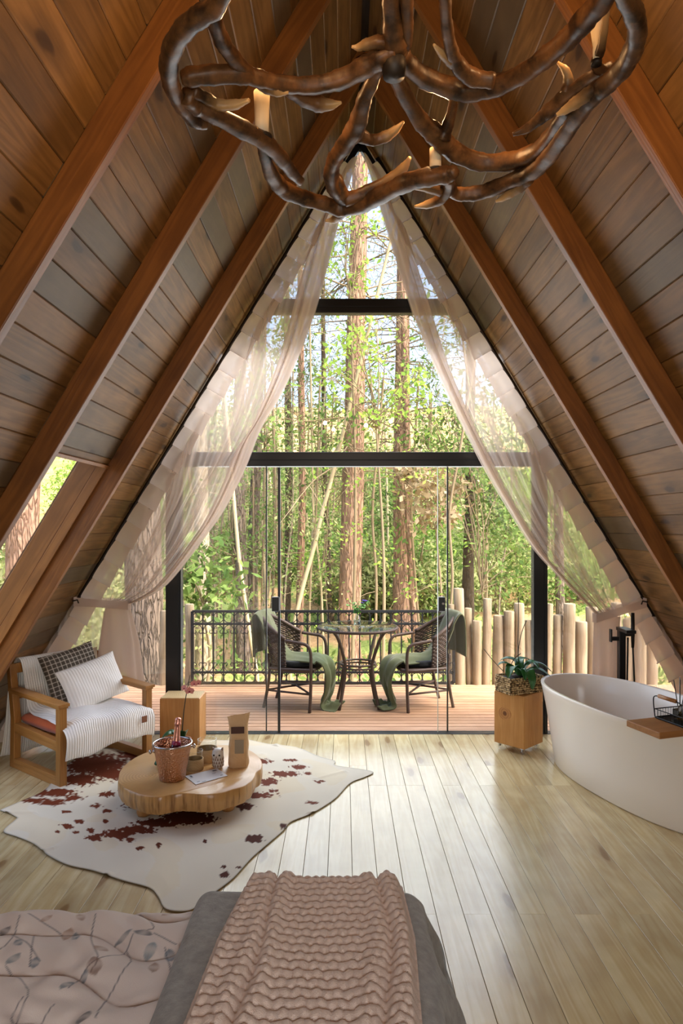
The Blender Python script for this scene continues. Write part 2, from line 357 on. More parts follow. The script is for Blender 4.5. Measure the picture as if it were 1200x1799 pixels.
for side in ('left', 'right'):
    mb = MB(); slope_box(mb, side, .02, LS, YF - .03, YF + .03, .002, .055); mb.build('slope_bar', M['black'], w1)
fbar(xr('left', 0) + .05, xr('right', 0) - .05, -.025, .004, .09, 'bottom_track')
def pane(pts, name='pane', y=YF, parent=None, th=.008):
    mb = MB().prism(pts, 0, th); mb.v = [(x, y - z, zz) for x, zz, z in mb.v]; mb.f = [q[::-1] for q in mb.f]; return mb.build(name, M['glass'], parent or w1)
pane([(xr('left', 3.57) + .04, 3.57), (xr('right', 3.57) - .04, 3.57), (XA, ZA - .1)])
pane([(xr('left', 2.31) + .04, 2.31), (xr('right', 2.31) - .04, 2.31), (xr('right', 3.45) - .04, 3.45), (xr('left', 3.45) + .04, 3.45)])
pane([(xr('left', 0) + .08, 0.004), (-1.456, .004), (-1.456, 2.19), (xr('left', 2.19) + .04, 2.19)])
pane([(1.676, .004), (xr('right', 0) - .08, .004), (xr('right', 2.19) - .04, 2.19), (1.676, 2.19)])
xd = lambda px: (px - CX) * YF / F
pane([(-1.329, .004), (xd(467), .004), (xd(467), 2.193), (-1.329, 2.193)], 'fixed_pane', YF + .03)
MB().box((xd(467.5), YF + .026, 1.1), (.010, .012, 2.19)).build('pane_edge', M['black'], w1)
pane([(xd(787), .004), (1.56, .004), (1.56, 2.193), (xd(787), 2.193)], 'fixed_pane', YF + .03)
MB().box((xd(787), YF + .026, 1.1), (.012, .012, 2.19)).build('pane_edge', M['black'], w1)
brass = plain('steel_key', '#9a9388', .35, .9)
edgeg = plain('polished_glass_edge', '#cfd6d0', .2, 0)
for n_, (xa, xe, hx, em, ew) in enumerate(((-1.329, xd(490.5), xd(485), M['black'], .020), (1.56, xd(769), xd(775), edgeg, .005))):
    d = struct('door_%d' % (n_ + 1), 'frameless sliding glass door slid open to the %s with a black lock' % ('left', 'right')[n_])
    pane([(min(xa, xe), .006), (max(xa, xe), .006), (max(xa, xe), 2.19), (min(xa, xe), 2.19)], 'pane', YF - .004, d)
    MB().box((xe, YF - .008, 1.097), (ew, .014, 2.18)).build('leading_edge', em, d)
    h = MB().box((hx, YF - .03, 1.064), (.062 if n_ == 0 else .056, .045, .118)).build('handle', M['black'], d, bevel=.006)
    if n_: MB().lathe([(.009, 0), (.009, .012)], 12).build('keyhole', brass, h, loc=(hx + .008, YF - .053, 1.07)).rotation_euler = (R(90), 0, 0)
# ------------------------------------------------------------------ battens and curtain rods along the slopes
rodm = plain('dark_curtain_rod', '#2a211b', .4, .3)
for i, side in enumerate(('left', 'right')):
    tr = struct('trim_%d' % (i + 1), 'thin wooden batten along the %s roof slope at the glass' % side)
    slope_part('batten', side, .1, LS - .02, 5.50, 5.53, .001, .028, M['board'], tr)
    mb = MB().tube([sp(side, s, 5.455, .026) for s in np.linspace(.30, LS - .05, 24)], .019, 8)
    mb.build('curtain_rod', rodm, tr, True)
# ------------------------------------------------------------------ curtains
sheerM = sheer('sheer_voile', '#e3d2c4', .50); hemM = sheer('voile_doubled', '#e0cfc1', .86); bandM = sheer('voile_heading', '#ddccbf', .93)
YC = 5.42
def curtain(side, edge, tie, hook, tail, label):
    sg = -1 if side == 'left' else 1
    E = cr(edge, 8); k = np.linspace(0, 1, len(E)); e0, e1 = E[0], E[-1]
    def Ev(v): return np.array([np.interp(v, k, E[:, 0]), np.interp(v, k, E[:, 1])])
    apex = (633, 219); lx = lambda y: apex[0] + sg * (y - apex[1]) / SL            # roof line in the curtain plane
    ytie = hook[1]
    root = thing('curtain', label, 'curtain', (sg * 2.1 + XA, YC, 0))
    inv = Vector((-root.location.x, -root.location.y, 0))
    def pt(px, py, dy): q = P(px, py, YC); q.y += dy; return q + inv
    def thread(u, v, off=0):
        ys = lerp(e0[1], ytie - 6, u); S0 = np.array([lx(ys) - sg * lerp(6, 34, min(1, u * 8)), ys]) if u > 0 else e0
        S0 = lerp(np.array(e0), S0, min(1, u * 12)); T = np.array([tie[0] + sg * tie[2] * (u - .5), tie[1]]) if u > .0 else np.array([tie[0] - sg * tie[2] / 2, tie[1]])
        b = lerp(S0, T, v); dv = Ev(v) - lerp(np.array(e0), np.array(e1), v)
        return b + dv * (1 - u) ** 1.15
    ph = 1.3 if sg < 0 else 4.1
    def main(u, v):
        q = thread(u, v); a = .03 * min(1, v * 3 + .15) * (1 - .55 * v)
        return pt(q[0], q[1], a * math.sin(u * 62 + ph + 2.2 * math.sin(v * 2.4 + u * 5)) + .012 * math.sin(u * 117 + 3 * v))
    MB().grid(main, 150, 46).build('drape', sheerM, root, True)
    def fold(u, v):
        q = thread(u * .17, v); return pt(q[0], q[1], -.035 + .018 * math.sin(u * 14 + ph + 2 * v))
    MB().grid(fold, 30, 40).build('fold', hemM, root, True)
    def fold2(u, v):
        q = thread(.30 + u * (.10 - .03 * v), v); return pt(q[0], q[1], -.03 + .016 * math.sin(u * 9 + ph + 2 * v))
    MB().grid(fold2, 16, 36).build('fold', sheerM, root, True)
    def fold3(u, v):
        q = thread(.58 + u * .12, v); return pt(q[0], q[1], -.028 + .016 * math.sin(u * 9 + 2 * v))
    MB().grid(fold3, 16, 36).build('fold', sheerM, root, True)
    # stiff pleated heading that steps down along the rod
    mb = MB(); s = .34; i = 0
    while s < LS - .12:
        d = .175; n1 = .17 if s > .9 else .05 + .13 * s
        def fn(a, b, s=s, d=d, n1=n1):
            q = sp(side, s + a * d, YC, .05 + b * (n1 - .03 + .022 * a)); q.y += -.012 - .016 * math.sin(math.pi * a) ** .6 - .02 * a + .005 * math.sin(b * 9 + s * 7); return q + inv
        mb.grid(fn, 7, 5)
        def edge_fn(a, b, s=s, d=d, n1=n1):
            q = sp(side, s + d, YC, .05 + b * (n1 - .03 + .022)); q.y += -.032 + a * .02; return q + inv
        mb.grid(edge_fn, 2, 5); s += d; i += 1
    mb.build('heading', bandM, root, True)
    # below the tie: the sheet hanging from the rod, and the gathered tail
    z_t = P(0, tie[1], YC).z; x_t = P(tie[0] + sg * tie[2] * .3, 0, YC).x; x_o = xr(side, .06) - sg * .03
    def low(u, v):
        x = lerp(x_t, x_o, u); zt = min(z_t, ZA - SL * abs(x - XA) - .03); z = lerp(zt, .012, v)
        return Vector((x, YC + .022 * math.sin(u * 40 + ph) * (.3 + v) + .01 * math.sin(u * 83), z)) + inv
    MB().grid(low, 90, 14).build('side_drape', sheerM, root, True)
    def tl(u, v):
        k_ = [np.interp(v, [0, .12, .5, 1], q) for q in tail]; th = u * 2 * math.pi
        cx, hw = (k_[0] + k_[1]) / 2, (k_[1] - k_[0]) / 2
        y = lerp(tie[1] + 4, k_[2], v) if False else lerp(tie[1], tail[2][3], v)
        r = 1 + .10 * math.sin(7 * th + ph) * min(1, v * 2 + .3)
        return pt(cx + hw * math.cos(th) * r, y + (6 * math.cos(th * 2) + 5 * math.cos(th)) * v * (-sg), (.022 + .05 * v) * math.sin(th) * r - .02)
    MB().grid(tl, 56, 22, True).build('tail', hemM, root, True)
    # tieback strap from the hook on the slope around the gathered cloth
    hw = .036
    a = P(hook[0], hook[1], YC) + inv; b = P(tie[0] - sg * tie[2] * .62, tie[1] + 2, YC) + inv
    def strap(u, v):
        q = lerp(a, b, u); q = Vector(q); q.z += (v - .5) * 2 * hw * (1 - .15 * math.sin(math.pi * u)); q.y -= .055 + .01 * math.sin(u * 3); return q
    mb = MB().grid(strap, 14, 5)
    def back(u, v):
        q = Vector(lerp(a, b, u)); q.z += (v - .5) * 2 * hw; q.y += .03; return q
    mb.grid(back, 6, 3); mb.grid(lambda u, v: b + Vector((-sg * .012 * math.sin(math.pi * u), lerp(-.055, .03, u), (v - .5) * 2 * hw)), 6, 3)
    mb.grid(lambda u, v: a + Vector((0, lerp(-.055, .03, u), (v - .5) * 2 * hw)), 3, 3)
    mb.build('tieback', bandM, root, True)
    MB().tube([P(hook[0] + sg * 7, hook[1], YC - .06) + inv, P(hook[0] - sg * 2, hook[1] - 2, YC - .06) + inv, P(hook[0] - sg * 4, hook[1] + 4, YC - .06) + inv], .006, 6).build('hook', rodm, root)
    return root
curtain('left', [(628, 276), (596, 388), (552, 554), (500, 682), (460, 750), (433, 819), (399, 888), (368, 934), (322, 995), (287, 1033), (245, 1056), (224, 1060)],
        (205, 1060, 38), (134, 1056), ([188, 184, 178, 170], [226, 232, 244, 252], [0, 0, 0, 1190]), 'sheer cream curtain tied back to the left roof slope behind the wooden armchair')
curtain('right', [(638, 274), (664, 358), (716, 526), (736, 582), (780, 682), (832, 786), (857, 832), (889, 885), (934, 956), (982, 1009), (1027, 1054), (1048, 1076)],
        (1068, 1083, 40), (1131, 1058), ([1042, 1042, 1041, 1041], [1088, 1086, 1085, 1084], [0, 0, 0, 1275]), 'sheer cream curtain tied back to the right roof slope behind the white bathtub')
# ------------------------------------------------------------------ bed and its covers
BZ = .50
bed = thing('bed', 'low wide bed with a light base, mostly hidden under the covers at the photo bottom', 'bed', (-1.0, 1.25, 0))
linen = cloth('mattress_linen', '#b9a89a'); bedwood = wood('bed_base_wood', '#b08a5c', '#9a7548', '#6b4a28', 'x', 1, .5, .2, .1)
MB().box((0, 0, .13), (2.34, 1.50, .24)).build('base', bedwood, bed, bevel=.01)
MB().box((0, 0, .375), (2.36, 1.52, .25)).build('mattress', linen, bed, bevel=.05)
# quilted floral comforter (print laid into the cloth as colour)
def rounded_drop(Y, edge, r, top):                    # height of a cloth lying on top and dropping over an edge at Y=edge
    return top
def vcol_mat(name, rough=.9, sheen=.2, weave=500, bump=.3, spec=.2):
    b = NB(name); at = b.n('ShaderNodeAttribute', attribute_name='print'); p = b.bsdf(rough, 0, spec); b.l(at.outputs['Color'], p.inputs['Base Color']); p.inputs['Sheen Weight'].default_value = sheen
    b.bump(b.noise(b.coord(rnd=False), weave, 2), p, bump, .002); return b.out(p.outputs[0])
def over_edge(t, edge, top, r):                       # arc-length t (0 at the edge, negative inside) -> (Y, z)
    t = np.asarray(t, float); q = math.pi * r / 2
    y = np.where(t < -q / 2, edge + t + q / 2 - r, np.where(t > q / 2, edge, edge - r + r * np.sin(np.clip((t + q / 2) / r, 0, math.pi / 2))))
    z = np.where(t < -q / 2, top, np.where(t > q / 2, top - r - (t - q / 2), top - r + r * np.cos(np.clip((t + q / 2) / r, 0, math.pi / 2))))
    return y, z
def seg_dist(X, Yy, a, b):
    d = (b[0] - a[0], b[1] - a[1]); L = d[0] ** 2 + d[1] ** 2 + 1e-9
    t = np.clip(((X - a[0]) * d[0] + (Yy - a[1]) * d[1]) / L, 0, 1); return np.hypot(X - a[0] - t * d[0], Yy - a[1] - t * d[1]), t
def gridfaces(nu, nv):
    i, j = np.meshgrid(np.arange(nu - 1), np.arange(nv - 1), indexing='ij'); a = i * nv + j
    return np.stack([a, a + nv, a + nv + 1, a + 1], -1).reshape(-1, 4)
xs = np.arange(-2.05, -.36, .0036); ts = np.arange(-.75, .24, .0036); X, T = np.meshgrid(xs, ts, indexing='ij')
Yc, Zc = over_edge(T, 2.05, .565, .07)
# wavy quilting: rows of S-curved stitch lines
qs = .17; ph = T + .055 * np.sin(X * 9.5 + np.floor(0) ) + .02 * np.sin(X * 21)
row = ph / qs; fr = row - np.floor(row); puff = np.sqrt(np.clip(np.sin(np.pi * fr), 0, 1)) * .018
nz = np.array([noise.noise((x * 7, t * 7, 1)) for x, t in zip(X.ravel()[::9], T.ravel()[::9])]); nzf = np.interp(np.arange(X.size), np.arange(0, X.size, 9), nz).reshape(X.shape)
wr = .006 * np.sin(X * 38 + 14 * T + 5 * nzf) * np.sin(T * 31 + X * 9) + .006 * nzf
puff = puff + wr * np.clip(np.sin(np.pi * fr) * 2, 0, 1)
top = T < 0
V = np.stack([X, np.where(top, Yc, Yc + puff * .6), np.where(top, Zc + puff, Zc)], -1).reshape(-1, 3)
base = np.array(C('#d4c8bf')[:3]); colr = np.ones(X.shape + (3,)) * base
colr *= (1 + .05 * nzf)[..., None]
stitch = np.clip(1 - np.minimum(fr, 1 - fr) / .02, 0, 1); colr *= (1 - .18 * stitch)[..., None]
def pq(px, py):                                       # a spot on the quilt top, from where the print shows
    q = PF(px, py, .575); return (q.x, q.y - 2.05 + .015)
def branch(pts, wd=.0017, c='#5a5a60'):
    global colr
    p = cr([pq(*q) for q in pts], 4); d = np.full(X.shape, 9.)
    for a, b in zip(p, p[1:]): d = np.minimum(d, seg_dist(X, T, a, b)[0])
    m = np.clip(1.5 - d / wd, 0, 1)[..., None] * .85; colr = colr * (1 - m) + np.array(C(c)[:3]) * m
def leaf(px0, py0, px1, py1, c, wd=.28):
    global colr
    a, b = pq(px0, py0), pq(px1, py1); d, t = seg_dist(X, T, a, b); L = math.dist(a, b); hw = L * wd * np.sin(np.pi * np.clip(t, .02, 1)) ** .8
    m = np.clip((hw - d) / .003 + .5, 0, 1)[..., None] * .75 * (.75 + .25 * np.sin(t * 9))[..., None]; vein = np.clip(1 - d / .002, 0, 1)[..., None] * .3
    colr = colr * (1 - m) + np.array(C(c)[:3]) * m * (1 - vein)
for p in ([(35, 1615), (20, 1650), (0, 1672)], [(20, 1640), (45, 1660), (70, 1690)], [(245, 1600), (270, 1635), (258, 1640)], [(168, 1612), (160, 1650), (172, 1690), (160, 1712)],
          [(235, 1645), (215, 1675), (170, 1695), (140, 1718), (120, 1745)], [(222, 1668), (230, 1690), (205, 1730), (180, 1765), (168, 1799)], [(290, 1665), (300, 1720), (285, 1765)], [(60, 1640), (52, 1700)],
          [(40, 1760), (20, 1785), (30, 1799)], [(10, 1700), (50, 1745), (25, 1799)], [(95, 1770), (70, 1799)], [(270, 1645), (310, 1662)], [(50, 1610), (110, 1640)]): branch(p)
for a in ((235, 1640, 268, 1648, '#39424b', .22), (200, 1660, 232, 1636, '#4f6068', .13), (112, 1650, 125, 1628, '#a07c60'), (135, 1655, 132, 1635, '#55707c', .2), (165, 1665, 190, 1674, '#a07f68', .3),
          (168, 1718, 164, 1690, '#7d5b48'), (105, 1748, 130, 1726, '#5b6f79', .25), (145, 1725, 152, 1708, '#4a6474', .2), (10, 1698, 36, 1680, '#6c7c82', .3), (28, 1652, 36, 1668, '#4a6474', .22), (58, 1702, 64, 1684, '#4a6474', .3),
          (256, 1685, 272, 1660, '#6c8088', .26), (302, 1690, 296, 1666, '#4a6474', .24), (268, 1712, 272, 1690, '#8f6f58'), (135, 1810, 158, 1782, '#2f2f33', .3), (235, 1775, 256, 1760, '#8a6450', .25), (0, 1640, 18, 1627, '#3a3f45', .35),
          (70, 1622, 92, 1612, '#a88a74'), (284, 1610, 304, 1600, '#a88a74'), (315, 1668, 330, 1655, '#8a6450', .35), (145, 1620, 138, 1606, '#98765c', .25)): leaf(*a)
me = npmesh('comforter', V, gridfaces(*X.shape), vcol_mat('floral_quilt'), {'print': ('FLOAT_COLOR', np.concatenate([colr, np.ones(X.shape + (1,))], -1).reshape(-1, 4))}, True)
tag(link('comforter', me), 'dusty pink quilted comforter printed with grey branches and leaves, left half of the bed', 'comforter')
# grey plush blanket, folded thick, falling over the right side
greyM = cloth('grey_plush', '#b4b3ad', '#6f6e69', .95, 160, 1.0, 34, .15)
xx = np.arange(0, 1.0001, .006); ts = np.arange(-.95, .45, .008); U, T = np.meshgrid(xx, ts, indexing='ij')
wL = 1.36; A = U * wL                                  # across: left edge round, flat top, right drop
xl, xrr, r1, zt = -.445, .245, .06, .618
def across(a):
    q = math.pi * r1 / 2; flat = xrr - xl - 2 * r1
    a = np.asarray(a, float) - .06
    x = np.where(a < 0, xl, np.where(a < q, xl + r1 - r1 * np.cos(np.clip(a / r1, 0, math.pi / 2)), np.where(a < q + flat, xl + r1 + a - q, np.where(a < 2 * q + flat, xrr - r1 + r1 * np.sin(np.clip((a - q - flat) / r1, 0, math.pi / 2)), xrr + .33 * (a - 2 * q - flat)))))
    z = np.where(a < 0, -r1 + a * .3, np.where(a < q, -r1 + r1 * np.sin(np.clip(a / r1, 0, math.pi / 2)), np.where(a < q + flat, 0, np.where(a < 2 * q + flat, -r1 + r1 * np.cos(np.clip((a - q - flat) / r1, 0, math.pi / 2)), -r1 - .98 * (a - 2 * q - flat)))))
    return x, z
Xb, dz = across(A); Yb, Zb = over_edge(T, 2.085, zt, .06)
drop = np.clip(-dz / .2, 0, 1) * (Xb > 0)
fold = (.020 * np.sin(T * 17 + 1.1 + 4 * dz) + .010 * np.sin(T * 41 - 7 * dz)) * drop + .004 * np.sin(dz * 34) * drop
nzb = np.array([noise.noise((a * 6, t * 6, 3)) for a, t in zip(A.ravel(), T.ravel())]).reshape(A.shape)
V = np.stack([Xb + fold + .004 * nzb, Yb - .05 * np.clip(-dz, 0, 1) * (T > 0), np.maximum(Zb + dz + .010 * nzb + .0035 * np.sin(A * 55 + T * 40 + 5 * nzb) * nzb, .025)], -1).reshape(-1, 3)
o = link('blanket', npmesh('blanket', V, gridfaces(*A.shape), greyM, None, True), solid=-.02)
tag(o, 'thick grey plush blanket laid over the bed corner under the pink throw', 'blanket')
# pink chunky chenille throw with rows of bubbles
xx = np.arange(-.01, 1.011, .0052); ts = np.arange(-.95, .30, .0038); U, T = np.meshgrid(xx, ts, indexing='ij')
Yb, Zb = over_edge(T, 2.11, .645, .07)
xL = np.interp(T, [-.95, -.66, -.3, 0, .3], [-.355, -.345, -.325, -.285, -.27]); xR = np.interp(T, [-.95, -.66, -.3, 0, .3], [.155, .165, .185, .172, .165])
Xp = lerp(xL, xR, U)
bun = lambda c, s_, h: h * np.exp(-((U - c + .02 * np.sin(T * 9 + c * 9)) / s_) ** 2)
ridge = bun(.16, .05, .014) + bun(.27, .045, .016) + bun(.80, .045, .013) + bun(.93, .05, .016) + bun(.05, .05, .010) - bun(.215, .018, .012) - bun(.865, .018, .012)
gather = bun(.16, .05, 1) + bun(.27, .05, 1) + bun(.80, .05, 1) + bun(.93, .05, 1)
rw = (T + .0035 * np.sin(Xp * 150 + 2 * np.sin(T * 11)) + .003 * np.sin(Xp * 34 + T * 8)) / .033
rf = rw - np.floor(rw); bub = np.sqrt(np.clip(np.sin(np.pi * rf), 0, 1)); seg = .62 + .38 * np.abs(np.cos(Xp * math.pi / .024 + np.floor(rw) * 1.57))
h = ridge + .011 * bub * seg
edge_ = np.clip(np.minimum(U, 1 - U) / .03, 0, 1); h = h * (.3 + .7 * edge_) - .02 * (1 - edge_)
fz = np.array([noise.noise((a * 90, t * 90, 5)) for a, t in zip(Xp.ravel(), T.ravel())]).reshape(U.shape); h = h + .0012 * fz
q = np.clip((T + .055) / .11, 0, 1); V = np.stack([Xp, Yb + h * np.sin(q * math.pi / 2), Zb + h * np.cos(q * math.pi / 2)], -1).reshape(-1, 3)
pinkM = cloth('pink_chenille', '#e6d3c4', '#d0b8a6', .95, 420, .9, 60, .1)
tag(link('throw', npmesh('throw', V, gridfaces(*U.shape), pinkM, None, True), solid=-.012), 'pink chunky chenille throw in ribbed rows spread over the grey blanket', 'throw')
# ------------------------------------------------------------------ cowhide
hide_px = [(0, 1425), (28, 1437), (26, 1443), (6, 1462), (30, 1472), (60, 1485), (85, 1505), (120, 1522), (165, 1532), (215, 1549), (262, 1562), (278, 1578), (292, 1600), (330, 1603), (352, 1590), (375, 1572), (410, 1545), (440, 1512),
           (462, 1492), (497, 1462), (511, 1446), (545, 1432), (570, 1418), (592, 1402), (616, 1377), (640, 1367), (656, 1358), (628, 1352), (590, 1346), (588, 1338), (560, 1330), (520, 1314), (470, 1308), (430, 1300), (395, 1302), (345, 1300),
           (300, 1304), (250, 1312), (200, 1316), (165, 1318), (140, 1330), (112, 1350), (95, 1372), (75, 1392), (40, 1408)]
poly = cr([tuple(PF(*q)[:2]) for q in hide_px] , 5)
def inside(px, py, poly):
    r = np.zeros(px.shape, bool); n = len(poly)
    for i in range(n):
        (x0, y0), (x1, y1) = poly[i], poly[(i + 1) % n]
        c = ((y0 > py) != (y1 > py)) & (px < (x1 - x0) * (py - y0) / (y1 - y0 + 1e-12) + x0); r ^= c
    return r
# radial grid from the centre so the border follows the outline exactly
cen = np.array([PF(330, 1430).x, PF(330, 1430).y]); nr = 190
bnd = []
for i in range(len(poly)):
    a, b = poly[i], poly[(i + 1) % len(poly)]; n = max(1, int(np.hypot(*(b - a)) / .012))
    bnd += [a + (b - a) * j / n for j in range(n)]
bnd = np.array(bnd); nb = len(bnd); rr = np.linspace(0.004, 1, nr)
XY = cen + (bnd[:, None, :] - cen) * rr[None, :, None]
D = F * HC / np.maximum(XY[..., 1], .5) + CY; PX = XY[..., 0] * F / XY[..., 1] + CX; PY = D
nzh = np.array([(noise.fractal((x * 11, y * 11, 2), .8, 2, 4), noise.noise((x * 30, y * 30, 8)), noise.noise((x * 4, y * 4, 9))) for x, y in XY.reshape(-1, 2)]).reshape(XY.shape[:2] + (3,))
spots = [(170, 1345, 85, 26, 1), (245, 1328, 50, 18, 1), (140, 1372, 45, 14, 1), (95, 1395, 55, 10, .9), (200, 1362, 60, 14, 1), (60, 1408, 40, 6, .8), (130, 1405, 24, 6, .8), (190, 1398, 20, 7, .7), (170, 1418, 16, 5, .7), (90, 1412, 40, 8, .9),
         (330, 1440, 60, 15, 1.2), (280, 1448, 55, 11, 1), (240, 1460, 45, 10, 1), (205, 1468, 32, 10, 1), (165, 1474, 22, 8, .9), (118, 1454, 15, 7, .9), (139, 1446, 11, 6, .9), (133, 1465, 8, 4, .9), (102, 1465, 6, 3, .9), (228, 1478, 18, 6, .9), (190, 1428, 14, 4, .8), (115, 1428, 12, 5, .8),
         (160, 1462, 9, 7, .9), (185, 1446, 9, 4, .9), (246, 1494, 10, 5, 1), (279, 1489, 6, 7, 1), (447, 1477, 20, 10, 1.1), (360, 1481, 5, 5, 1), (394, 1540, 11, 10, 1), (393, 1526, 6, 4, 1), (421, 1526, 7, 3, .9), (497, 1454, 8, 8, .9), (547, 1413, 12, 4, .9),
         (500, 1362, 34, 7, .9), (470, 1376, 26, 8, .9), (525, 1350, 22, 5, .8), (480, 1392, 12, 4, .8), (452, 1400, 40, 8, .8), (540, 1362, 10, 3, .8), (460, 1340, 24, 6, .8), (510, 1338, 18, 4, .7), (560, 1376, 10, 4, .8), (430, 1420, 22, 8, .9), (300, 1420, 90, 16, .9)]
val = np.full(PX.shape, -1.0)
for x, y, rx, ry, st in spots: val = np.maximum(val, st * (1 - np.hypot((PX - x) / rx, (PY - y) / ry)))
nzf = np.array([noise.noise((x * 38 + y * 9, y * 26 - x * 5, 4)) + .6 * noise.noise((x * 85, y * 70, 6)) for x, y in XY.reshape(-1, 2)]).reshape(XY.shape[:2])
val = val + .16 * nzh[..., 0] + .48 * nzf
mk = np.clip((val - .22) / .07, 0, 1)[..., None]
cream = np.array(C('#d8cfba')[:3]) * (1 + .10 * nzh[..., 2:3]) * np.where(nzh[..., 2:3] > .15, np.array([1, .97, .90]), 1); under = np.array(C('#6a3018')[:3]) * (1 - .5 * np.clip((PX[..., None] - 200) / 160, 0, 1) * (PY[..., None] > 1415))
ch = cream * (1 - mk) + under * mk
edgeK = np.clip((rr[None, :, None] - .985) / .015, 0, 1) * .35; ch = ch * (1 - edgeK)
Zh = .007 + .006 * (nzh[..., 2] * .5 + .5) * np.clip((1 - rr[None, :]) * 6, .2, 1); Zh += .010 * np.exp(-((np.sin(np.arctan2(XY[..., 1] - cen[1], XY[..., 0] - cen[0]) * 5)) / .1) ** 2) * np.clip((rr[None, :] - .6) * 2, 0, 1) * (nzh[..., 2] > 0)
V = np.concatenate([XY, Zh[..., None]], -1).reshape(-1, 3)
i, j = np.meshgrid(np.arange(nb), np.arange(nr - 1), indexing='ij'); a = i * nr + j; b = ((i + 1) % nb) * nr + j
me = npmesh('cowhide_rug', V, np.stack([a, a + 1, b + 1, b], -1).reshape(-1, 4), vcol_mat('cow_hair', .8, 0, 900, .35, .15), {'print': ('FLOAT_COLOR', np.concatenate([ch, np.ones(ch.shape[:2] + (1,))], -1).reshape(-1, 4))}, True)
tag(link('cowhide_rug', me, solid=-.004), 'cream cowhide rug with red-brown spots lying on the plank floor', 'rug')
# ------------------------------------------------------------------ armchair and what lies on it
CHL = Vector((-1.885, 4.926, 0)); CHR = math.atan2(-.61, .79)          # local: +x forward, +y towards the window side
def chw(x, y, z): return Matrix.Rotation(CHR, 4, 'Z') @ Vector((x, y, z)) + CHL
ac = thing('armchair', 'low oak-framed armchair with sled legs, draped in a white knit throw', 'armchair', CHL, CHR)
for sy in (-1, 1):
    y = sy * .335
    MB().box((.305, y, .262), (.055, .05, .525)).build('front_leg', M['chair'], ac, bevel=.004)
    mb = MB(); pr = [(-.335, 0), (-.275, 0), (-.262, .34), (-.335, .72), (-.385, .72), (-.320, .34)]
    mb.prism(pr, y - .025, y + .025); mb.v = [(a, c, b) for a, b, c in mb.v]; mb.f = [q[::-1] for q in mb.f]; mb.build('rear_post', M['chair'], ac, bevel=.004)
    MB().box((0, y, .033), (.56, .05, .066)).build('sled_rail', M['chairx'], ac, bevel=.003)
    MB().bar((-.285, y, .285), (.279, y, .262), .046, .066).build('seat_rail', M['chairx'], ac, bevel=.003)
    mb = MB().bar((-.325, y * 1.005, .548), (.345, y * 1.005, .533), .082, .020); mb.bar((-.325, y, .530), (.335, y, .516), .066, .014); mb.build('armrest', M['chairx'], ac, bevel=.003)
MB().box((.27, 0, .225), (.03, .62, .06)).build('cross_rail', M['chair'], ac, bevel=.003)
MB().box((-.28, 0, .245), (.03, .62, .06)).build('cross_rail', M['chair'], ac, bevel=.003)
MB().box((-.355, 0, .685), (.028, .62, .07), m=Matrix.Rotation(-.13, 3, 'Y')).build('top_rail', M['chair'], ac, bevel=.003)
MB().box((-.33, 0, .50), (.028, .62, .06), m=Matrix.Rotation(-.13, 3, 'Y')).build('back_rail', M['chair'], ac, bevel=.003)
mb = MB()
for k in range(6): mb.box((-.22 + k * .09, 0, .268), (.05, .62, .014))
mb.build('seat_slats', M['chair'], ac)
def pillow(name, mt, wd, ht, th, parent=None, n=34, pinch=.10, puff=.55):
    """sewn cushion in its own xy plane, z is thickness"""
    mb = MB()
    def f(sgn):
        def g(u, v):
            a, b = u * 2 - 1, v * 2 - 1
            k = (1 - abs(a) ** 2.6) ** puff * (1 - abs(b) ** 2.6) ** puff if abs(a) < 1 and abs(b) < 1 else 0
            sx = 1 - pinch * (1 - b * b) * abs(a) ** 3 * .6; sy = 1 - pinch * (1 - a * a) * abs(b) ** 3 * .6
            return Vector((a * wd / 2 * sx, b * ht / 2 * sy, sgn * (.004 + th / 2 * k * (1 + .05 * math.sin(a * 7 + b * 5)))))
        return g
    mb.grid(f(1), n, n); k = len(mb.v); mb.grid(f(-1), n, n)
    mb.f = mb.f[:len(mb.f) // 2] + [q[::-1] for q in mb.f[len(mb.f) // 2:]]
    idx = lambda i, j: i * n + j
    ring = [idx(i, 0) for i in range(n)] + [idx(n - 1, j) for j in range(1, n)] + [idx(i, n - 1) for i in range(n - 2, -1, -1)] + [idx(0, j) for j in range(n - 2, 0, -1)]
    for a, b in zip(ring, ring[1:] + ring[:1]): mb.f.append((a, a + k, b + k, b))
    return mb.build(name, mt, parent, True)
def place(o, m): o.matrix_world = m; return o
CM = Matrix.Translation(CHL) @ Matrix.Rotation(CHR, 4, 'Z')
terra = cloth('terracotta_linen', '#c9683f', '#b3552f', .9, 500, .5)
def seatc():
    o = pillow('seat_cushion', terra, .60, .60, .10, pinch=.02, puff=.22); place(o, CM @ Matrix.Translation((.0, 0, .332))); return o
tag(seatc(), 'terracotta orange seat cushion under the white knit throw in the armchair', 'cushion')
def knit(name, c1, c2, axis, per=70.0, rough=.95):
    b = NB(name); v = b.coord(rnd=False); sx = b.n('ShaderNodeSeparateXYZ'); b.l(v, sx.inputs[0])
    q = {'x': 0, 'y': 1}[axis]; f = b.math('SINE', b.math('MULTIPLY', sx.outputs[q], per * 2 * math.pi)); f = b.math('MULTIPLY_ADD', f, .5); f.node.inputs[2].default_value = .5
    g = b.math('SINE', b.math('MULTIPLY', sx.outputs[1 - q], per * 9)); g = b.math('MULTIPLY', b.math('ABSOLUTE', g), .35)
    h = b.math('ADD', f, g); p = b.bsdf(rough, 0, .15); b.l(b.mix(f, C(c2), C(c1)), p.inputs['Base Color']); p.inputs['Sheen Weight'].default_value = .3
    b.bump(h, p, .55, .003); return b.out(p.outputs[0])
knitM = knit('white_knit', '#f2efea', '#e7e4de', 'y', 58)
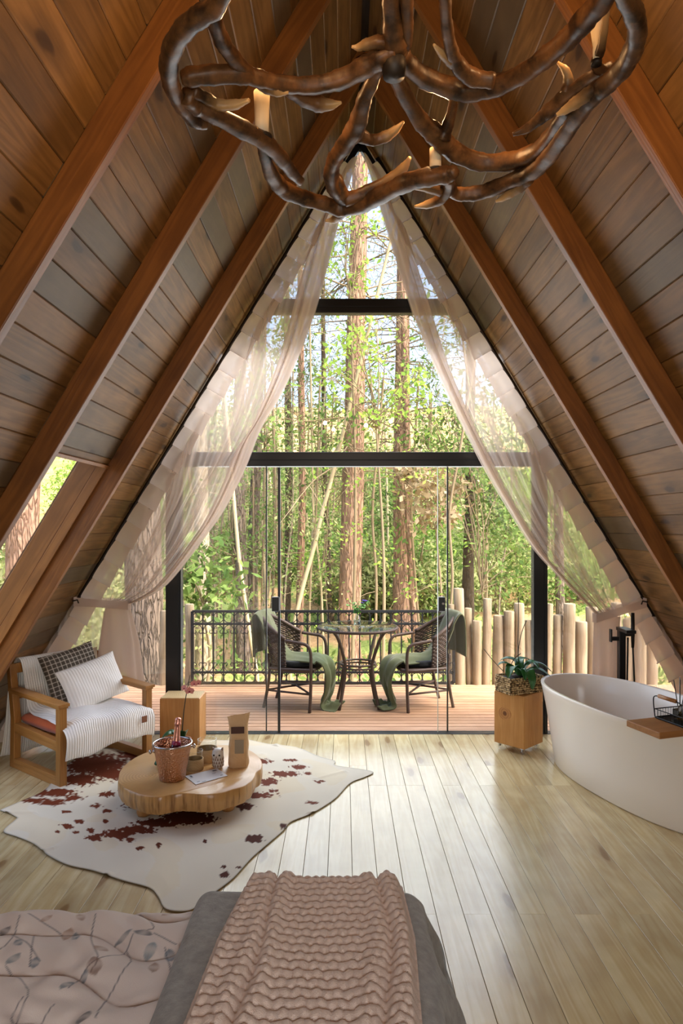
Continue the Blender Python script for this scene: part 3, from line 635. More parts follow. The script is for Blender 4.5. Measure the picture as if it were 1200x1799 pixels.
# knit throw: over the back, down the seat, spilling off the front; ribs run front to back
prof = cr([(-.50, .035), (-.47, .06), (-.435, .30), (-.432, .60), (-.425, .715), (-.385, .752), (-.335, .715), (-.285, .58), (-.235, .455), (-.17, .418), (0, .412), (.2, .418), (.325, .412), (.382, .375), (.388, .29), (.380, .215)], 6)
s_ = np.r_[0, np.cumsum(np.hypot(*np.diff(prof, axis=0).T))]; s_ /= s_[-1]
def thr(u, v):
    x, z = np.interp(v, s_, prof[:, 0]), np.interp(v, s_, prof[:, 1]); y = (u - .5) * 2
    wd = np.interp(v, [0, .25, .42, .62, .9, 1], [.35, .325, .27, .28, .345, .35]) if y < 0 else np.interp(v, [0, .25, .42, .62, .9, 1], [.30, .295, .265, .28, .345, .345])
    if v > .55: z += -.03 * max(0, abs(y) - .8) * 5 * (1 if v < .9 else .3) + .008 * math.sin(y * 7 + v * 20)
    if v > .9: z += .018 * math.sin(y * 3.2 + .5) - .02; x += .01 * math.sin(y * 6)
    if v < .3: x += .018 * math.sin(y * 8) * (1 - v / .3)
    rib = .0012 * math.sin(y * wd * 58 * 2 * math.pi)
    return Vector((x + rib * (v < .5) + rib * (v > .9), y * wd, z + rib * (.5 < v < .92)))
kt = MB().grid(thr, 300, 90).build('knit_throw', knitM, None, True, solid=.006); place(kt, CM)
tag(kt, 'white ribbed knit throw draped over the back and seat of the armchair', 'throw')
leather = plain('brown_leather', '#7a4a2c', .6)
lt = MB().box((0, 0, 0), (.004, .045, .045)).build('leather_tag', leather, kt, loc=(.398, .245, .325)); lt['label'] = 'small square brown leather tag'
# cushions leaning on the back
def lean(o, x, y, z, tilt, roll, yaw=0):
    m = CM @ Matrix.Translation((x, y, z)) @ Matrix.Rotation(yaw, 4, 'Z') @ Matrix.Rotation(math.pi / 2 - tilt, 4, 'Y') @ Matrix.Rotation(math.pi / 2, 4, 'Z') @ Matrix.Rotation(roll, 4, 'Z'); return place(o, m)
def plaid():
    b = NB('plaid_cloth'); v = b.coord(rnd=False); sx = b.n('ShaderNodeSeparateXYZ'); b.l(v, sx.inputs[0]); col = C('#6a6156')
    cur = None
    for q in (0, 1):
        t = b.math('FRACT', b.math('MULTIPLY', sx.outputs[q], 31.0)); wide = b.ramp(t, [(0, K_), (.42, K_), (.44, W_), (.98, W_), (1, K_)]); thin = b.ramp(t, [(0, K_), (.14, K_), (.18, W_), (.26, W_), (.30, K_)])
        cur = (cur or []) + [(wide, thin)]
    c = b.mix(b.math('MULTIPLY', cur[0][0], .35), col, C('#2f2a26')); c = b.mix(b.math('MULTIPLY', cur[1][0], .35), c, C('#2f2a26'))
    c = b.mix(b.math('MULTIPLY', cur[0][1], .6), c, C('#d9d2c4')); c = b.mix(b.math('MULTIPLY', cur[1][1], .6), c, C('#d9d2c4'))
    p = b.bsdf(.9, 0, .15); b.l(c, p.inputs['Base Color']); b.bump(b.noise(v, 600, 2), p, .3, .002); return b.out(p.outputs[0])
beige = cloth('beige_linen', '#b7a994')
tag(lean(pillow('cushion', beige, .36, .36, .09), -.250, .12, .585, .20, 0), 'plain beige cushion peeping out behind the plaid one in the armchair', 'cushion')
tag(lean(pillow('cushion', plaid(), .43, .43, .12), -.165, .035, .59, .30, .17, -.05), 'dark grey plaid cushion leaning behind the white one in the armchair', 'cushion')
kn2 = knit('white_knit_cushion', '#f3f1ec', '#e8e5df', 'x', 52)
wc = lean(pillow('cushion', kn2, .47, .33, .13), -.04, .115, .552, .42, .22, -.12)
tag(wc, 'white rib-knit rectangular cushion at the front of the armchair seat', 'cushion')
# ------------------------------------------------------------------ wooden block by the window
bt = PF(289, 1302, 0); blk = thing('side_block', 'square pine log block standing by the window behind the coffee table', 'side table', (-1.265, 5.40, 0))
MB().box((0, 0, .185), (.31, .245, .37)).build('block', M['block'], blk, bevel=.006)
endg = NB('end_grain'); v = endg.coord(rnd=False); sx = endg.n('ShaderNodeVectorMath', operation='LENGTH'); mp = endg.n('ShaderNodeVectorMath', operation='ADD'); endg.l(v, mp.inputs[0]); mp.inputs[1].default_value = (.10, .02, 0)
mu = endg.n('ShaderNodeVectorMath', operation='MULTIPLY'); endg.l(mp.outputs[0], mu.inputs[0]); mu.inputs[1].default_value = (1, 1, 0); endg.l(mu.outputs[0], sx.inputs[0])
rg = endg.math('SINE', endg.math('ADD', endg.math('MULTIPLY', sx.outputs['Value'], 420), endg.math('MULTIPLY', endg.noise(v, 6, 3), 9))); rg = endg.math('MULTIPLY_ADD', rg, .5); rg.node.inputs[2].default_value = .5
p_ = endg.bsdf(.45); endg.l(endg.mix(rg, C('#dcc08c'), C('#cfae76')), p_.inputs['Base Color']); endM = endg.out(p_.outputs[0])
MB().box((0, 0, .3715), (.296, .231, .003)).build('end_grain_top', endM, blk)
# ------------------------------------------------------------------ slab coffee table
TZ = .19
slab_px = [(207, 1372), (212, 1352), (226, 1338), (246, 1326), (272, 1317), (300, 1312), (335, 1309), (375, 1308), (410, 1310), (440, 1318), (457, 1332), (460, 1347), (450, 1356), (446, 1366), (428, 1381), (408, 1387), (388, 1393), (360, 1396),
           (328, 1394), (305, 1395), (280, 1400), (252, 1397), (232, 1390), (217, 1383)]
out = cr([tuple(PF(x, y, TZ)[:2]) for x, y in slab_px] + [tuple(PF(*slab_px[0], TZ)[:2])], 5)[:-1]
tc = out.mean(0); ct = thing('coffee_table', 'low live-edge wooden slab coffee table standing on the cowhide rug', 'coffee table', (tc[0], tc[1], 0))
lo = out - tc; n = len(lo); mb = MB(); lay = [(.988, 0), (1.0, -.005), (1.004, -.05), (.992, -.09), (.975, -.105)]
vs = []; rw = random.Random(3); wob = [rw.uniform(-.004, .004) for _ in range(n)]
for k, (sc_, dz_) in enumerate(lay):
    for i, (x, y) in enumerate(lo): f_ = sc_ + (wob[i] * k * .8 if k else 0); vs.append((x * f_, y * f_, TZ + dz_))
fs = [tuple(range(n)), tuple(range(5 * n - 1, 4 * n - 1, -1))]
for k in range(4):
    for i in range(n): j = (i + 1) % n; fs.append((k * n + j, k * n + i, (k + 1) * n + i, (k + 1) * n + j))
def slabmat(name, cx, cy, c1, c2):
    b = NB(name); v = b.coord(rnd=False); a = b.n('ShaderNodeVectorMath', operation='ADD'); b.l(v, a.inputs[0]); a.inputs[1].default_value = (-cx, -cy, 0)
    m_ = b.n('ShaderNodeVectorMath', operation='MULTIPLY'); b.l(a.outputs[0], m_.inputs[0]); m_.inputs[1].default_value = (1, 1, 0); ln = b.n('ShaderNodeVectorMath', operation='LENGTH'); b.l(m_.outputs[0], ln.inputs[0])
    rg = b.math('SINE', b.math('ADD', b.math('MULTIPLY', ln.outputs['Value'], 330), b.math('MULTIPLY', b.noise(v, 4, 3), 14))); rg = b.math('MULTIPLY_ADD', rg, .5); rg.node.inputs[2].default_value = .5
    rg = b.math('MULTIPLY', rg, b.math('SUBTRACT', 1, b.math('MINIMUM', b.math('MULTIPLY', ln.outputs['Value'], 2.0), .85)))
    c = b.mix(b.noise(v, 5, 4), C(c1), C(c2)); c = b.mix(b.math('MULTIPLY', rg, .5), c, C('#9a6b3a'))
    st = b.ramp(b.noise(b.coord((40, 40, 3), False), 1, 4), [(.48, K_), (.66, (.85, .85, .85, 1))]); ge = b.n('ShaderNodeNewGeometry'); sz = b.n('ShaderNodeSeparateXYZ'); b.l(ge.outputs['Normal'], sz.inputs[0])
    side = b.math('SUBTRACT', 1, b.math('ABSOLUTE', sz.outputs[2])); c = b.mix(b.math('MULTIPLY', st, side), c, C('#7a5228'))
    p = b.bsdf(.28, 0, .5); b.l(c, p.inputs['Base Color']); b.bump(b.noise(b.coord((30, 30, 3), False), 2, 4), p, .15, .004); return b.out(p.outputs[0])
q = PF(262, 1362, TZ)
mb.add(vs, fs).build('slab', slabmat('slab_wood', q.x - tc[0], q.y - tc[1], '#d3a76c', '#bd8e54'), ct, auto=50)
for lx_, ly_ in ((PF(253, 1408, .09) - Vector((tc[0], tc[1], 0)))[:2], (.25, -.14), (-.10, .22), (.22, .2)):
    MB().lathe([(.036, .012), (.042, .03), (.044, .092)], 14).build('leg', M['block'], ct, True, loc=(lx_, ly_, 0))
# hammered copper bucket with bottle
def hammered():
    b = NB('hammered_copper'); v = b.coord((1, 1, 1.0), False); vo = b.n('ShaderNodeTexVoronoi'); vo.inputs['Scale'].default_value = 95; b.l(v, vo.inputs['Vector'])
    p = b.bsdf(.30, 1, .5, C('#d3a283')); b.bump(vo.outputs['Distance'], p, .8, .005); return b.out(p.outputs[0])
copper = hammered(); steel = plain('polished_steel', '#c9c6c2', .15, 1)
bp = PF(303, 1368, TZ); bk = thing('ice_bucket', 'hammered copper ice bucket with a steel rim holding a bottle on the coffee table', 'bucket', (bp.x, bp.y + .0, TZ + .001))
MB().lathe([(.0, 0), (.072, 0), (.077, .006), (.083, .05), (.098, .13), (.113, .212), (.110, .212), (.094, .13), (.079, .05), (.072, .010), (0, .010)], 44, cap0=False, cap1=False).build('body', copper, bk, auto=60)
MB().tube([(.1135 * math.cos(a), .1135 * math.sin(a), .214) for a in np.linspace(0, 2 * math.pi, 49)], .0055, 8, False).build('rim', steel, bk, True)
for sg in (-1, 1):
    a_ = R(205) if sg < 0 else R(25)
    k = MB().lathe([(.010, 0), (.010, .006), (.006, .010), (.006, .016), (.013, .020), (.014, .028), (.008, .033), (0, .034)], 16, cap1=False).build('knob', steel, bk, True)
    k.matrix_local = Matrix.Translation((.105 * math.cos(a_), .105 * math.sin(a_), .178)) @ Matrix.Rotation(a_, 4, 'Z') @ Matrix.Rotation(R(90), 4, 'Y')
bo = thing('champagne_bottle', 'rose sparkling wine bottle with pink foil neck standing in the copper bucket', 'bottle', (bp.x + .005, bp.y + .005, TZ + .014))
darkb = plain('dark_rose_glass', '#4a1420', .08, 0, .6); foil = plain('pink_foil', '#e2a08c', .3, .85, bump=.5, bs=90); ros = plain('magenta_label', '#8f2344', .4)
tl_ = Matrix.Rotation(R(4), 4, 'Y') @ Matrix.Rotation(R(-3), 4, 'X')
for nm, pr, mt in (('glass', [(0, 0), (.040, 0), (.042, .01), (.042, .13), (.036, .165), (.026, .19), (.021, .205), (.0195, .235)], darkb), ('foil', [(.0262, .196), (.0225, .212), (.0196, .24), (.0165, .29), (.016, .305), (.019, .307), (.0195, .315), (.017, .32), (.0185, .335), (.0165, .343), (.010, .347), (0, .348)], foil), ('collar_label', [(.0275, .189), (.0268, .196), (.0232, .212), (.0228, .212), (.0255, .19)], ros)):
    o = MB().lathe(pr, 28, cap0=False, cap1=False).build(nm, mt, bo, True); o.matrix_local = tl_
# potted moth orchid behind the bucket
potc = plain('copper_pot', '#b9715a', .35, .6); leafg = plain('orchid_leaf', '#2f5a2e', .32, 0, .5); stemM = plain('dark_stem', '#23261b', .6)
op = PF(318, 1338, TZ); orc = thing('potted_orchid', 'pink moth orchid in a copper pot on the coffee table behind the bucket', 'orchid', (op.x, op.y, TZ + .001))
MB().lathe([(0, 0), (.048, 0), (.052, .01), (.062, .135), (.066, .137), (.066, .145), (.059, .145), (.052, .02), (0, .02)], 28, cap0=False, cap1=False).build('pot', potc, orc, auto=50)
MB().lathe([(0, .125), (.058, .125)], 20, cap0=False, cap1=False).build('soil', plain('bark_soil', '#2c2018', .95, bump=1, bs=120), orc)
def strap_leaf(pts, wd, n=7):
    c = cr(pts, 6); k = len(c); mb = MB()
    def f(u, v):
        t = u * (k - 1); i = min(int(t), k - 2); q = Vector(c[i]).lerp(Vector(c[i + 1]), t - i); d = (Vector(c[i + 1]) - Vector(c[i])).normalized()
        sd = d.cross(Vector((0, 0, 1))); sd = sd.normalized() if sd.length > 1e-3 else Vector((1, 0, 0)); up = sd.cross(d)
        h = wd * (math.sin(math.pi * (.06 + .94 * u) ** .8) ** .7 if u < 1 else 0); a = v * 2 - 1
        return q + sd * (a * h) + up * (abs(a) ** 1.5 * h * .35)
    return mb.grid(f, k, n)
for pts, wd in (([(0, 0, .13), (-.05, .0, .185), (-.10, -.01, .165), (-.135, -.02, .10)], .03), ([(0, 0, .13), (-.045, -.05, .19), (-.085, -.08, .185)], .032), ([(0, 0, .13), (.03, -.04, .20), (.045, -.06, .21)], .03), ([(-.02, 0, .13), (-.10, -.06, .12), (-.135, -.07, .02), (-.138, -.075, -.0)], .022)):
    strap_leaf(pts, wd).build('leaf', leafg, orc, True, solid=-.002)
def rel(px, py, y, base): return P(px, py, y) - base
oy = op.y; ob = orc.location
stp = [(.0, 0, .13), rel(320, 1285, oy, ob), rel(323, 1250, oy, ob), rel(327, 1222, oy, ob), rel(331, 1200, oy, ob), rel(334, 1186, oy, ob)]
MB().tube(cr(stp, 6), np.linspace(.0042, .002, 31), 8).build('stem', stemM, orc, True)
petal = plain('coral_petal', '#d68f85', .6); lip = plain('crimson_lip', '#8f1740', .5)
def orchid_flower(parent, c, face, r, mt=petal):
    q = Vector(face).to_track_quat('Z', 'Y').to_matrix(); c = Vector(c); mb = MB()
    for k, (an, le, wd) in enumerate(((90, 1, .34), (212, .95, .34), (328, .95, .34), (12, 1.05, .60), (168, 1.05, .60))):
        a = R(an); d = Vector((math.cos(a), math.sin(a), 0)); s2 = Vector((-d.y, d.x, 0))
        def f(u, v, d=d, s2=s2, le=le, wd=wd):
            h = wd * math.sin(math.pi * (.04 + .93 * u) ** .85) ** .8; b = v * 2 - 1
            return c + q @ ((d * (u * le) + s2 * (b * h) + Vector((0, 0, .12 * u * u - .2 * b * b * h + .02))) * r)
        mb.grid(f, 7, 5)
    o = mb.build('flower', mt, parent, True)
    mb = MB().lathe([(0, 0), (.16 * r, .05 * r), (.22 * r, .2 * r), (.1 * r, .34 * r), (0, .36 * r)], 10, cap0=False, cap1=False); mb.v = [tuple(c + q @ Vector((x, y - .12 * r, z))) for x, y, z in mb.v]; mb.build('lip', lip, o, True)
for px_, py_, r_, fc in ((324, 1209, .024, (-.5, -1, .1)), (333, 1214, .030, (.1, -1, -.1)), (341, 1201, .024, (.4, -1, .2)), (348, 1200, .024, (.9, -.8, .0))):
    c_ = rel(px_, py_, oy - .015, ob); orchid_flower(orc, c_, fc, r_)
    MB().tube([c_ + Vector((0, .01, 0)), rel(331, 1198, oy, ob)], .0014, 5).build('flower_stalk', stemM, orc)
# glass jars in jute sleeves, owl, paper bag, card
jute = NB('jute_wrap'); v = jute.coord((1, 1, 1), False); wv = jute.n('ShaderNodeTexWave', bands_direction='Z'); wv.inputs['Scale'].default_value = 70; wv.inputs['Distortion'].default_value = 2; jute.l(v, wv.inputs['Vector'])
p_ = jute.bsdf(.95, 0, .1); jute.l(jute.mix(wv.outputs['Fac'], C('#a07c52'), C('#c9a97c')), p_.inputs['Base Color']); jute.bump(wv.outputs['Fac'], p_, .3, .002); juteM = jute.out(p_.outputs[0])
jarG = glass('jar_glass', (.97, .98, .97), 1.5)
def jar(px, py, r, h, hj, label):
    q = PF(px, py, TZ); t = thing('glass_jar', label, 'jar', (q.x, q.y, TZ + .001))
    MB().lathe([(0, 0), (r, 0), (r, h), (r - .003, h), (r - .003, .008), (0, .008)], 36, cap0=False, cap1=False).build('glass', jarG, t, auto=50)
    MB().tube([(r * math.cos(a), r * math.sin(a), h) for a in np.linspace(0, 2 * math.pi, 37)], .0022, 6, False).build('rim', jarG, t, True)
    MB().lathe([(r + .0005, .002), (r + .005, .002), (r + .006, hj / 2), (r + .005, hj), (r + .0005, hj)], 36, cap0=False, cap1=False).build('jute_sleeve', juteM, t, True); return t
jar(342, 1352, .049, .118, .070, 'shorter glass jar in a jute sleeve beside the copper bucket')
jar(364, 1337, .060, .140, .085, 'taller glass jar in a jute sleeve behind the owl figurine')
ceram = plain('owl_ceramic', '#d8cfc2', .35); owlb = plain('owl_brown_glaze', '#8b6d58', .4); blackm = plain('glossy_black', '#0d0d0e', .15)
q = PF(382, 1350, TZ); ow = thing('owl_figurine', 'small ceramic owl figurine standing on the coffee table', 'figurine', (q.x, q.y + .02, TZ + .001), R(-4))
MB().lathe([(0, 0), (.028, 0), (.033, .012), (.036, .045), (.035, .07), (.0355, .085), (.0345, .104), (.027, .115), (0, .119)], 28, cap0=False, cap1=False).build('body', ceram, ow, True)
for sg in (-1, 1):
    e = MB().lathe([(0, 0), (.019, 0), (.019, .003), (.0175, .005), (0, .005)], 22, cap0=False, cap1=False).build('eye', ceram, ow, True); e.matrix_local = Matrix.Rotation(R(sg * 27), 4, 'Z') @ Matrix.Translation((0, -.033, .085)) @ Matrix.Rotation(R(90), 4, 'X')
    u = MB().lathe([(0, 0), (.006, 0), (.005, .003), (0, .0035)], 14, cap0=False, cap1=False).build('pupil', blackm, e, True, loc=(0, 0, .005))
    mb = MB().tube([(sg * .020, -.004, .100), (sg * .029, -.006, .118), (sg * .034, -.006, .128)], [.011, .007, .001], 8); mb.build('ear', owlb, ow, True)
mb = MB()
for rw_ in range(3):
    for k in range(14):
        a = 2 * math.pi * (k + .5 * (rw_ % 2)) / 14; rr_ = .0355
        c_ = Vector((rr_ * math.cos(a), rr_ * math.sin(a), .014 + rw_ * .02)); dn = Vector((math.cos(a), math.sin(a), 0)); tn = Vector((-dn.y, dn.x, 0))
        mb.add([c_ + tn * .006, c_ + dn * .003, c_ - tn * .006, c_ + Vector((0, 0, .018)), c_ - Vector((0, 0, .006))], [(0, 1, 3), (1, 2, 3), (0, 4, 1), (1, 4, 2)])
mb.build('feathers', owlb, ow)
MB().tube([(0, -.034, .083), (0, -.043, .074), (0, -.041, .066)], [.005, .004, .001], 8).build('beak', owlb, ow, True)
paper = NB('brown_paper'); v = paper.coord(rnd=False); p_ = paper.bsdf(.7, 0, .3); paper.l(paper.mix(paper.noise(v, 12, 4), C('#dfbd90'), C('#cba274')), p_.inputs['Base Color']); paper.bump(paper.noise(v, 22, 5, .6), p_, .8, .01); paperM = paper.out(p_.outputs[0])
q = PF(418, 1349, TZ); bag = thing('paper_bag', 'tall crumpled brown paper bag with a dark label on the coffee table', 'bag', (q.x, q.y + .03, TZ + .001), R(6))
def bg_(u, v):
    a = u * 2 * math.pi; sq = lambda t: math.copysign(abs(t) ** .55, t)
    wx = np.interp(v, [0, .05, .6, .82, 1], [.060, .064, .058, .060, .070]); wy = np.interp(v, [0, .05, .6, .85, 1], [.036, .042, .036, .018, .004])
    nz_ = noise.noise((math.cos(a) * 2, math.sin(a) * 2, v * 6)) * .006
    return Vector((sq(math.cos(a)) * (wx + nz_), sq(math.sin(a)) * (wy + nz_), .325 * v + .006 * v * math.cos(a) * 2))
mb = MB().grid(bg_, 48, 26, True); mb.f.append(tuple(i * 26 for i in range(48))); mb.build('bag', paperM, bag, True)
MB().box((0, 0, 0), (.082, .002, .042)).build('label', plain('dark_brown_label', '#4a2616', .6), bag, loc=(-.004, -.0415, .238))
ins = MB().box((0, 0, 0), (.056, .002, .085)).build('window', plain('grey_see_through_patch', '#9b8b73', .5), bag, loc=(.006, -.043, .135))
cardc = [PF(x, y, TZ + .002) for x, y in ((325, 1364), (381, 1350.5), (400, 1363), (344, 1379))]; cc = sum(cardc, Vector()) / 4
card = thing('card', 'white printed greeting card lying on the coffee table', 'card', (cc.x, cc.y, TZ + .002))
mb = MB().prism([(c_.x - cc.x, c_.y - cc.y) for c_ in cardc][::-1], 0, .0025); mb.build('sheet', plain('card_white', '#d9d8da', .5), card)
inkM = plain('card_ink', '#5b6470', .6); mb = MB()
ax = (cardc[1] - cardc[0]); ay = (cardc[3] - cardc[0])
for u0, v0, du, dv in ((.80, .12, .13, .10), (.72, .34, .12, .02), (.70, .42, .10, .02), (.10, .10, .06, .16), (.05, .30, .10, .03), (.10, .78, .09, .04), (.22, .88, .12, .03), (.84, .72, .08, .05)):
    c_ = cardc[0] - cc + ax * u0 + ay * v0; mb.add([c_ + Vector((0, 0, .0029)), c_ + ax * du + Vector((0, 0, .0029)), c_ + ax * du + ay * dv + Vector((0, 0, .0029)), c_ + ay * dv + Vector((0, 0, .0029))], [(3, 2, 1, 0)])
tag(mb.build('print', inkM, card), kind='stuff')
# ------------------------------------------------------------------ bathtub corner
TR = math.atan2(-.95, .31); tubc = Vector((1.905, 4.395, 0))
tub = thing('bathtub', 'white oval freestanding bathtub beside the right slope', 'bathtub', tubc, TR)
acry = plain('white_acrylic', '#e9e2d8', .22, 0, .5)
def oval(a, b, z, n=72, e=2.3):
    r = []
    for k in range(n):
        t = 2 * math.pi * k / n; c_, s_2 = math.cos(t), math.sin(t)
        r.append(Vector((math.copysign(abs(c_) ** (2 / e), c_) * a, math.copysign(abs(s_2) ** (2 / e), s_2) * b, z)))
    return r
rings = [(.70, .27, 0), (.735, .305, 0), (.745, .315, .012), (.775, .34, .2), (.815, .372, .42), (.845, .395, .545), (.853, .402, .572), (.848, .398, .58), (.832, .382, .58), (.826, .376, .572), (.80, .352, .46), (.76, .32, .28), (.70, .27, .16), (.60, .19, .125), (.3, .08, .12)]
mb = MB(); vs = [v_ for a, b, z in rings for v_ in oval(a, b, z)]; n = 72; fs = [tuple(range(n - 1, -1, -1))]
for k in range(len(rings) - 1):
    for i in range(n): j = (i + 1) % n; fs.append((k * n + i, k * n + j, (k + 1) * n + j, (k + 1) * n + i))
fs.append(tuple((len(rings) - 1) * n + i for i in range(n))); mb.add(vs, fs).build('shell', acry, tub, auto=60)
MB().lathe([(0, 0), (.03, 0), (.032, .004), (.02, .008), (0, .008)], 24, cap0=False, cap1=False).build('drain', steel, tub, True, loc=(0, 0, .12))
fc = P(1093, 1150, 5.30); ft = thing('bath_faucet', 'black floor-standing bath filler with hand shower behind the bathtub', 'faucet', (fc.x, 5.30, 0))
MB().box((0, 0, .006), (.13, .13, .012)).build('base_plate', M['black'], ft, bevel=.003)
MB().box((-.005, 0, .455), (.05, .05, .89)).build('column', M['black'], ft, bevel=.003)
MB().box((.005, -.06, .905), (.075, .20, .026)).build('spout', M['black'], ft, bevel=.003)
MB().box((-.05, .0, .83), (.07, .03, .03)).build('mixer_arm', M['black'], ft, bevel=.003); MB().box((-.088, 0, .855), (.014, .035, .10)).build('lever', M['black'], ft, bevel=.003)
MB().box((.05, 0, .865), (.085, .03, .03)).build('shower_bracket', M['black'], ft, bevel=.003)
MB().tube([(.083, 0, .76), (.083, 0, .86), (.083, 0, 1.03)], [.011, .015, .013], 10).build('hand_shower', M['black'], ft, True)
MB().tube(cr([(.083, 0, .77), (.09, -.02, .4), (.075, -.05, .1), (.05, -.06, .06), (.04, 0, .3), (.045, 0, .84)], 8), .007, 8).build('hose', M['black'], ft, True)
# board across the tub with toiletries
TM = Matrix.Translation(tubc) @ Matrix.Rotation(TR, 4, 'Z')
oak = wood('bath_board_wood', '#b5804c', '#99673a', '#5f3c1e', 'y', 1.4, .5, .4, .1)
bc = PF(1113, 1258, .60); lc = TM.inverted() @ Vector((bc.x, bc.y, .60)); bx = lc.x + .225
bb = thing('bath_board', 'thick oak board laid across the bathtub rim', 'board', TM @ Vector((bx, 0, .581)), TR)
MB().box((0, -.01, .0175), (.25, .92, .035)).build('board', oak, bb, bevel=.004)
BM = TM @ Matrix.Translation((bx, 0, .618))
wire = plain('black_wire', '#141518', .4, .4)
cd_ = thing('wire_caddy', 'black wire caddy with a wooden handle standing on the bath board', 'caddy', BM @ Vector((.0, -.12, 0)), TR)
hx, hy, hz = .105, .17, .052
MB().box((0, 0, .002), (hx * 2, hy * 2, .003)).build('base', wire, cd_)
for z_ in (.006, hz):
    for a, b in (((-hx, -hy), (hx, -hy)), ((hx, -hy), (hx, hy)), ((hx, hy), (-hx, hy)), ((-hx, hy), (-hx, -hy))): MB().tube([(*a, z_), (*b, z_)], .003, 6).build('rail_wire', wire, cd_)
mb = MB()
for k in range(19):
    t = -1 + 2 * k / 18
    for sx_ in (-hx, hx): mb.tube([(sx_, t * hy, .004), (sx_, t * hy, hz)], .0011, 4)
    if k % 2 == 0:
        for sy_ in (-hy, hy): mb.tube([(t * hx, sy_, .004), (t * hx, sy_, hz)], .0011, 4)
tag(mb.build('mesh_wires', wire, cd_), kind='stuff')
for sy_ in (-hy,):
    MB().tube(cr([(-hx, sy_, .01), (-hx, sy_ - .01, .09), (-hx * .92, sy_ - .012, .125), (-hx * .55, sy_ - .012, .135)], 5), .0032, 6).build('handle_wire', wire, cd_); MB().tube(cr([(hx, sy_, .01), (hx, sy_ - .01, .09), (hx * .92, sy_ - .012, .125), (hx * .55, sy_ - .012, .135)], 5), .0032, 6).build('handle_wire', wire, cd_)
    g_ = MB().tube([(-.062, sy_ - .012, .135), (.062, sy_ - .012, .135)], .011, 12).build('grip', oak, cd_, True); g_['label'] = 'turned wooden grip'
CMX = BM @ Matrix.Translation((0, -.12, .0045))
def onc(x, y): return CMX @ Vector((x, y, 0))
df = thing('reed_diffuser', 'clear glass reed diffuser bottle with black sticks in the caddy', 'diffuser', onc(-.02, -.075), TR)
MB().box((0, 0, .035), (.058, .058, .07)).build('bottle', jarG, df, bevel=.006); MB().box((0, 0, .022), (.048, .048, .036)).build('oil', glass('amber_oil', (.75, .70, .45)), df, bevel=.004)
MB().lathe([(.014, .07), (.012, .076), (.012, .092), (.014, .094), (.009, .094)], 18, cap0=False, cap1=False).build('neck', jarG, df, True)
MB().box((-.030, 0, .036), (.001, .042, .040)).build('label', blackm, df); MB().box((0, -.030, .036), (.042, .001, .040)).build('label', blackm, df)
for k in range(6):
    a = k * 1.05 + .3; MB().tube([(.003 * math.cos(a), .003 * math.sin(a), .02), (.036 * math.cos(a), .036 * math.sin(a), .215 + .008 * (k % 3))], .0022, 6).build('reed', blackm, df)
tubeg = plain('green_tube', '#1f6b3f', .35); capw = plain('grey_green_cap', '#a9b3a2', .4)
for k, (x_, y_, lb) in enumerate(((-.045, .01, 'green toiletry tube standing on its cap next to the reed diffuser'), (-.045, .085, 'second green toiletry tube, farther right from the reed diffuser'))):
    t = thing('toiletry_tube', lb, 'tube', onc(x_, y_), TR + .1 * k)
    MB().grid(lambda u, v: Vector((math.cos(u * 2 * math.pi) * lerp(.021, .003, v ** 1.6), math.sin(u * 2 * math.pi) * lerp(.021, .031, v), .024 + v * .096)), 28, 8, True).build('tube', tubeg, t, True); MB().lathe([(0, 0), (.0205, 0), (.0205, .026), (0, .026)], 24, cap0=False, cap1=False).build('cap', capw, t, auto=50)
lbw = plain('pale_print', '#9cc4a4', .5)
amb = thing('amber_bottle', 'small amber cosmetic bottle at the right of the green tubes', 'bottle', onc(-.055, .138), TR)
MB().lathe([(0, 0), (.018, 0), (.019, .004), (.019, .05), (.012, .06), (.010, .064), (.010, .07)], 20, cap0=False, cap1=False).build('body', plain('amber_plastic', '#a8683a', .3), amb, auto=50); MB().lathe([(.011, .066), (.011, .085), (0, .085)], 16, cap0=False, cap1=False).build('cap', capw, amb, auto=50)
tan = thing('cosmetic_tin', 'flat tan tin standing behind the green tubes in the caddy', 'tin', onc(.055, .06), TR); MB().lathe([(0, 0), (.035, 0), (.035, .085), (.036, .086), (.036, .10), (0, .10)], 26, cap0=False, cap1=False).build('tin', plain('tan_tin', '#c79a6b', .5), tan, auto=50)
terry = cloth('terry_towel', '#efe9df', '#d8d0c4', .95, 300, .9, 30, .5)
tw = PF(1200, 1213, .62); tl0 = lc
twm = BM @ Matrix.Translation((.03, .16, 0)); mb = MB()
def roll(u, v):
    a = u * 2 * math.pi; r_ = .062 + .003 * math.sin(a * 3 + v * 9) + .002 * math.sin(v * 40)
    x = (v - .5) * .24; return Vector((x, math.cos(a) * r_ * 1.05, .066 + math.sin(a) * r_))
mb.grid(roll, 40, 20, True); o = mb.build('rolled_towel', terry, None, True); place(o, BM @ Matrix.Translation((.0, .235, .0)) @ Matrix.Rotation(.3, 4, 'Z'))
tag(o, 'white terry towel rolled up on the bath board at the right edge', 'towel')
mb = MB(); sp_ = [(.004 + .0545 * t / 18.8) * 1 for t in np.linspace(0, 18.8, 90)]
for e_ in (-.121, .121): mb.tube([(e_, r_ * 1.05 * math.cos(t), .066 + r_ * math.sin(t)) for r_, t in zip(sp_, np.linspace(0, 18.8, 90))], .0045, 6)
sw = mb.build('rolled_edge', terry, o, True); sw['kind'] = 'stuff'
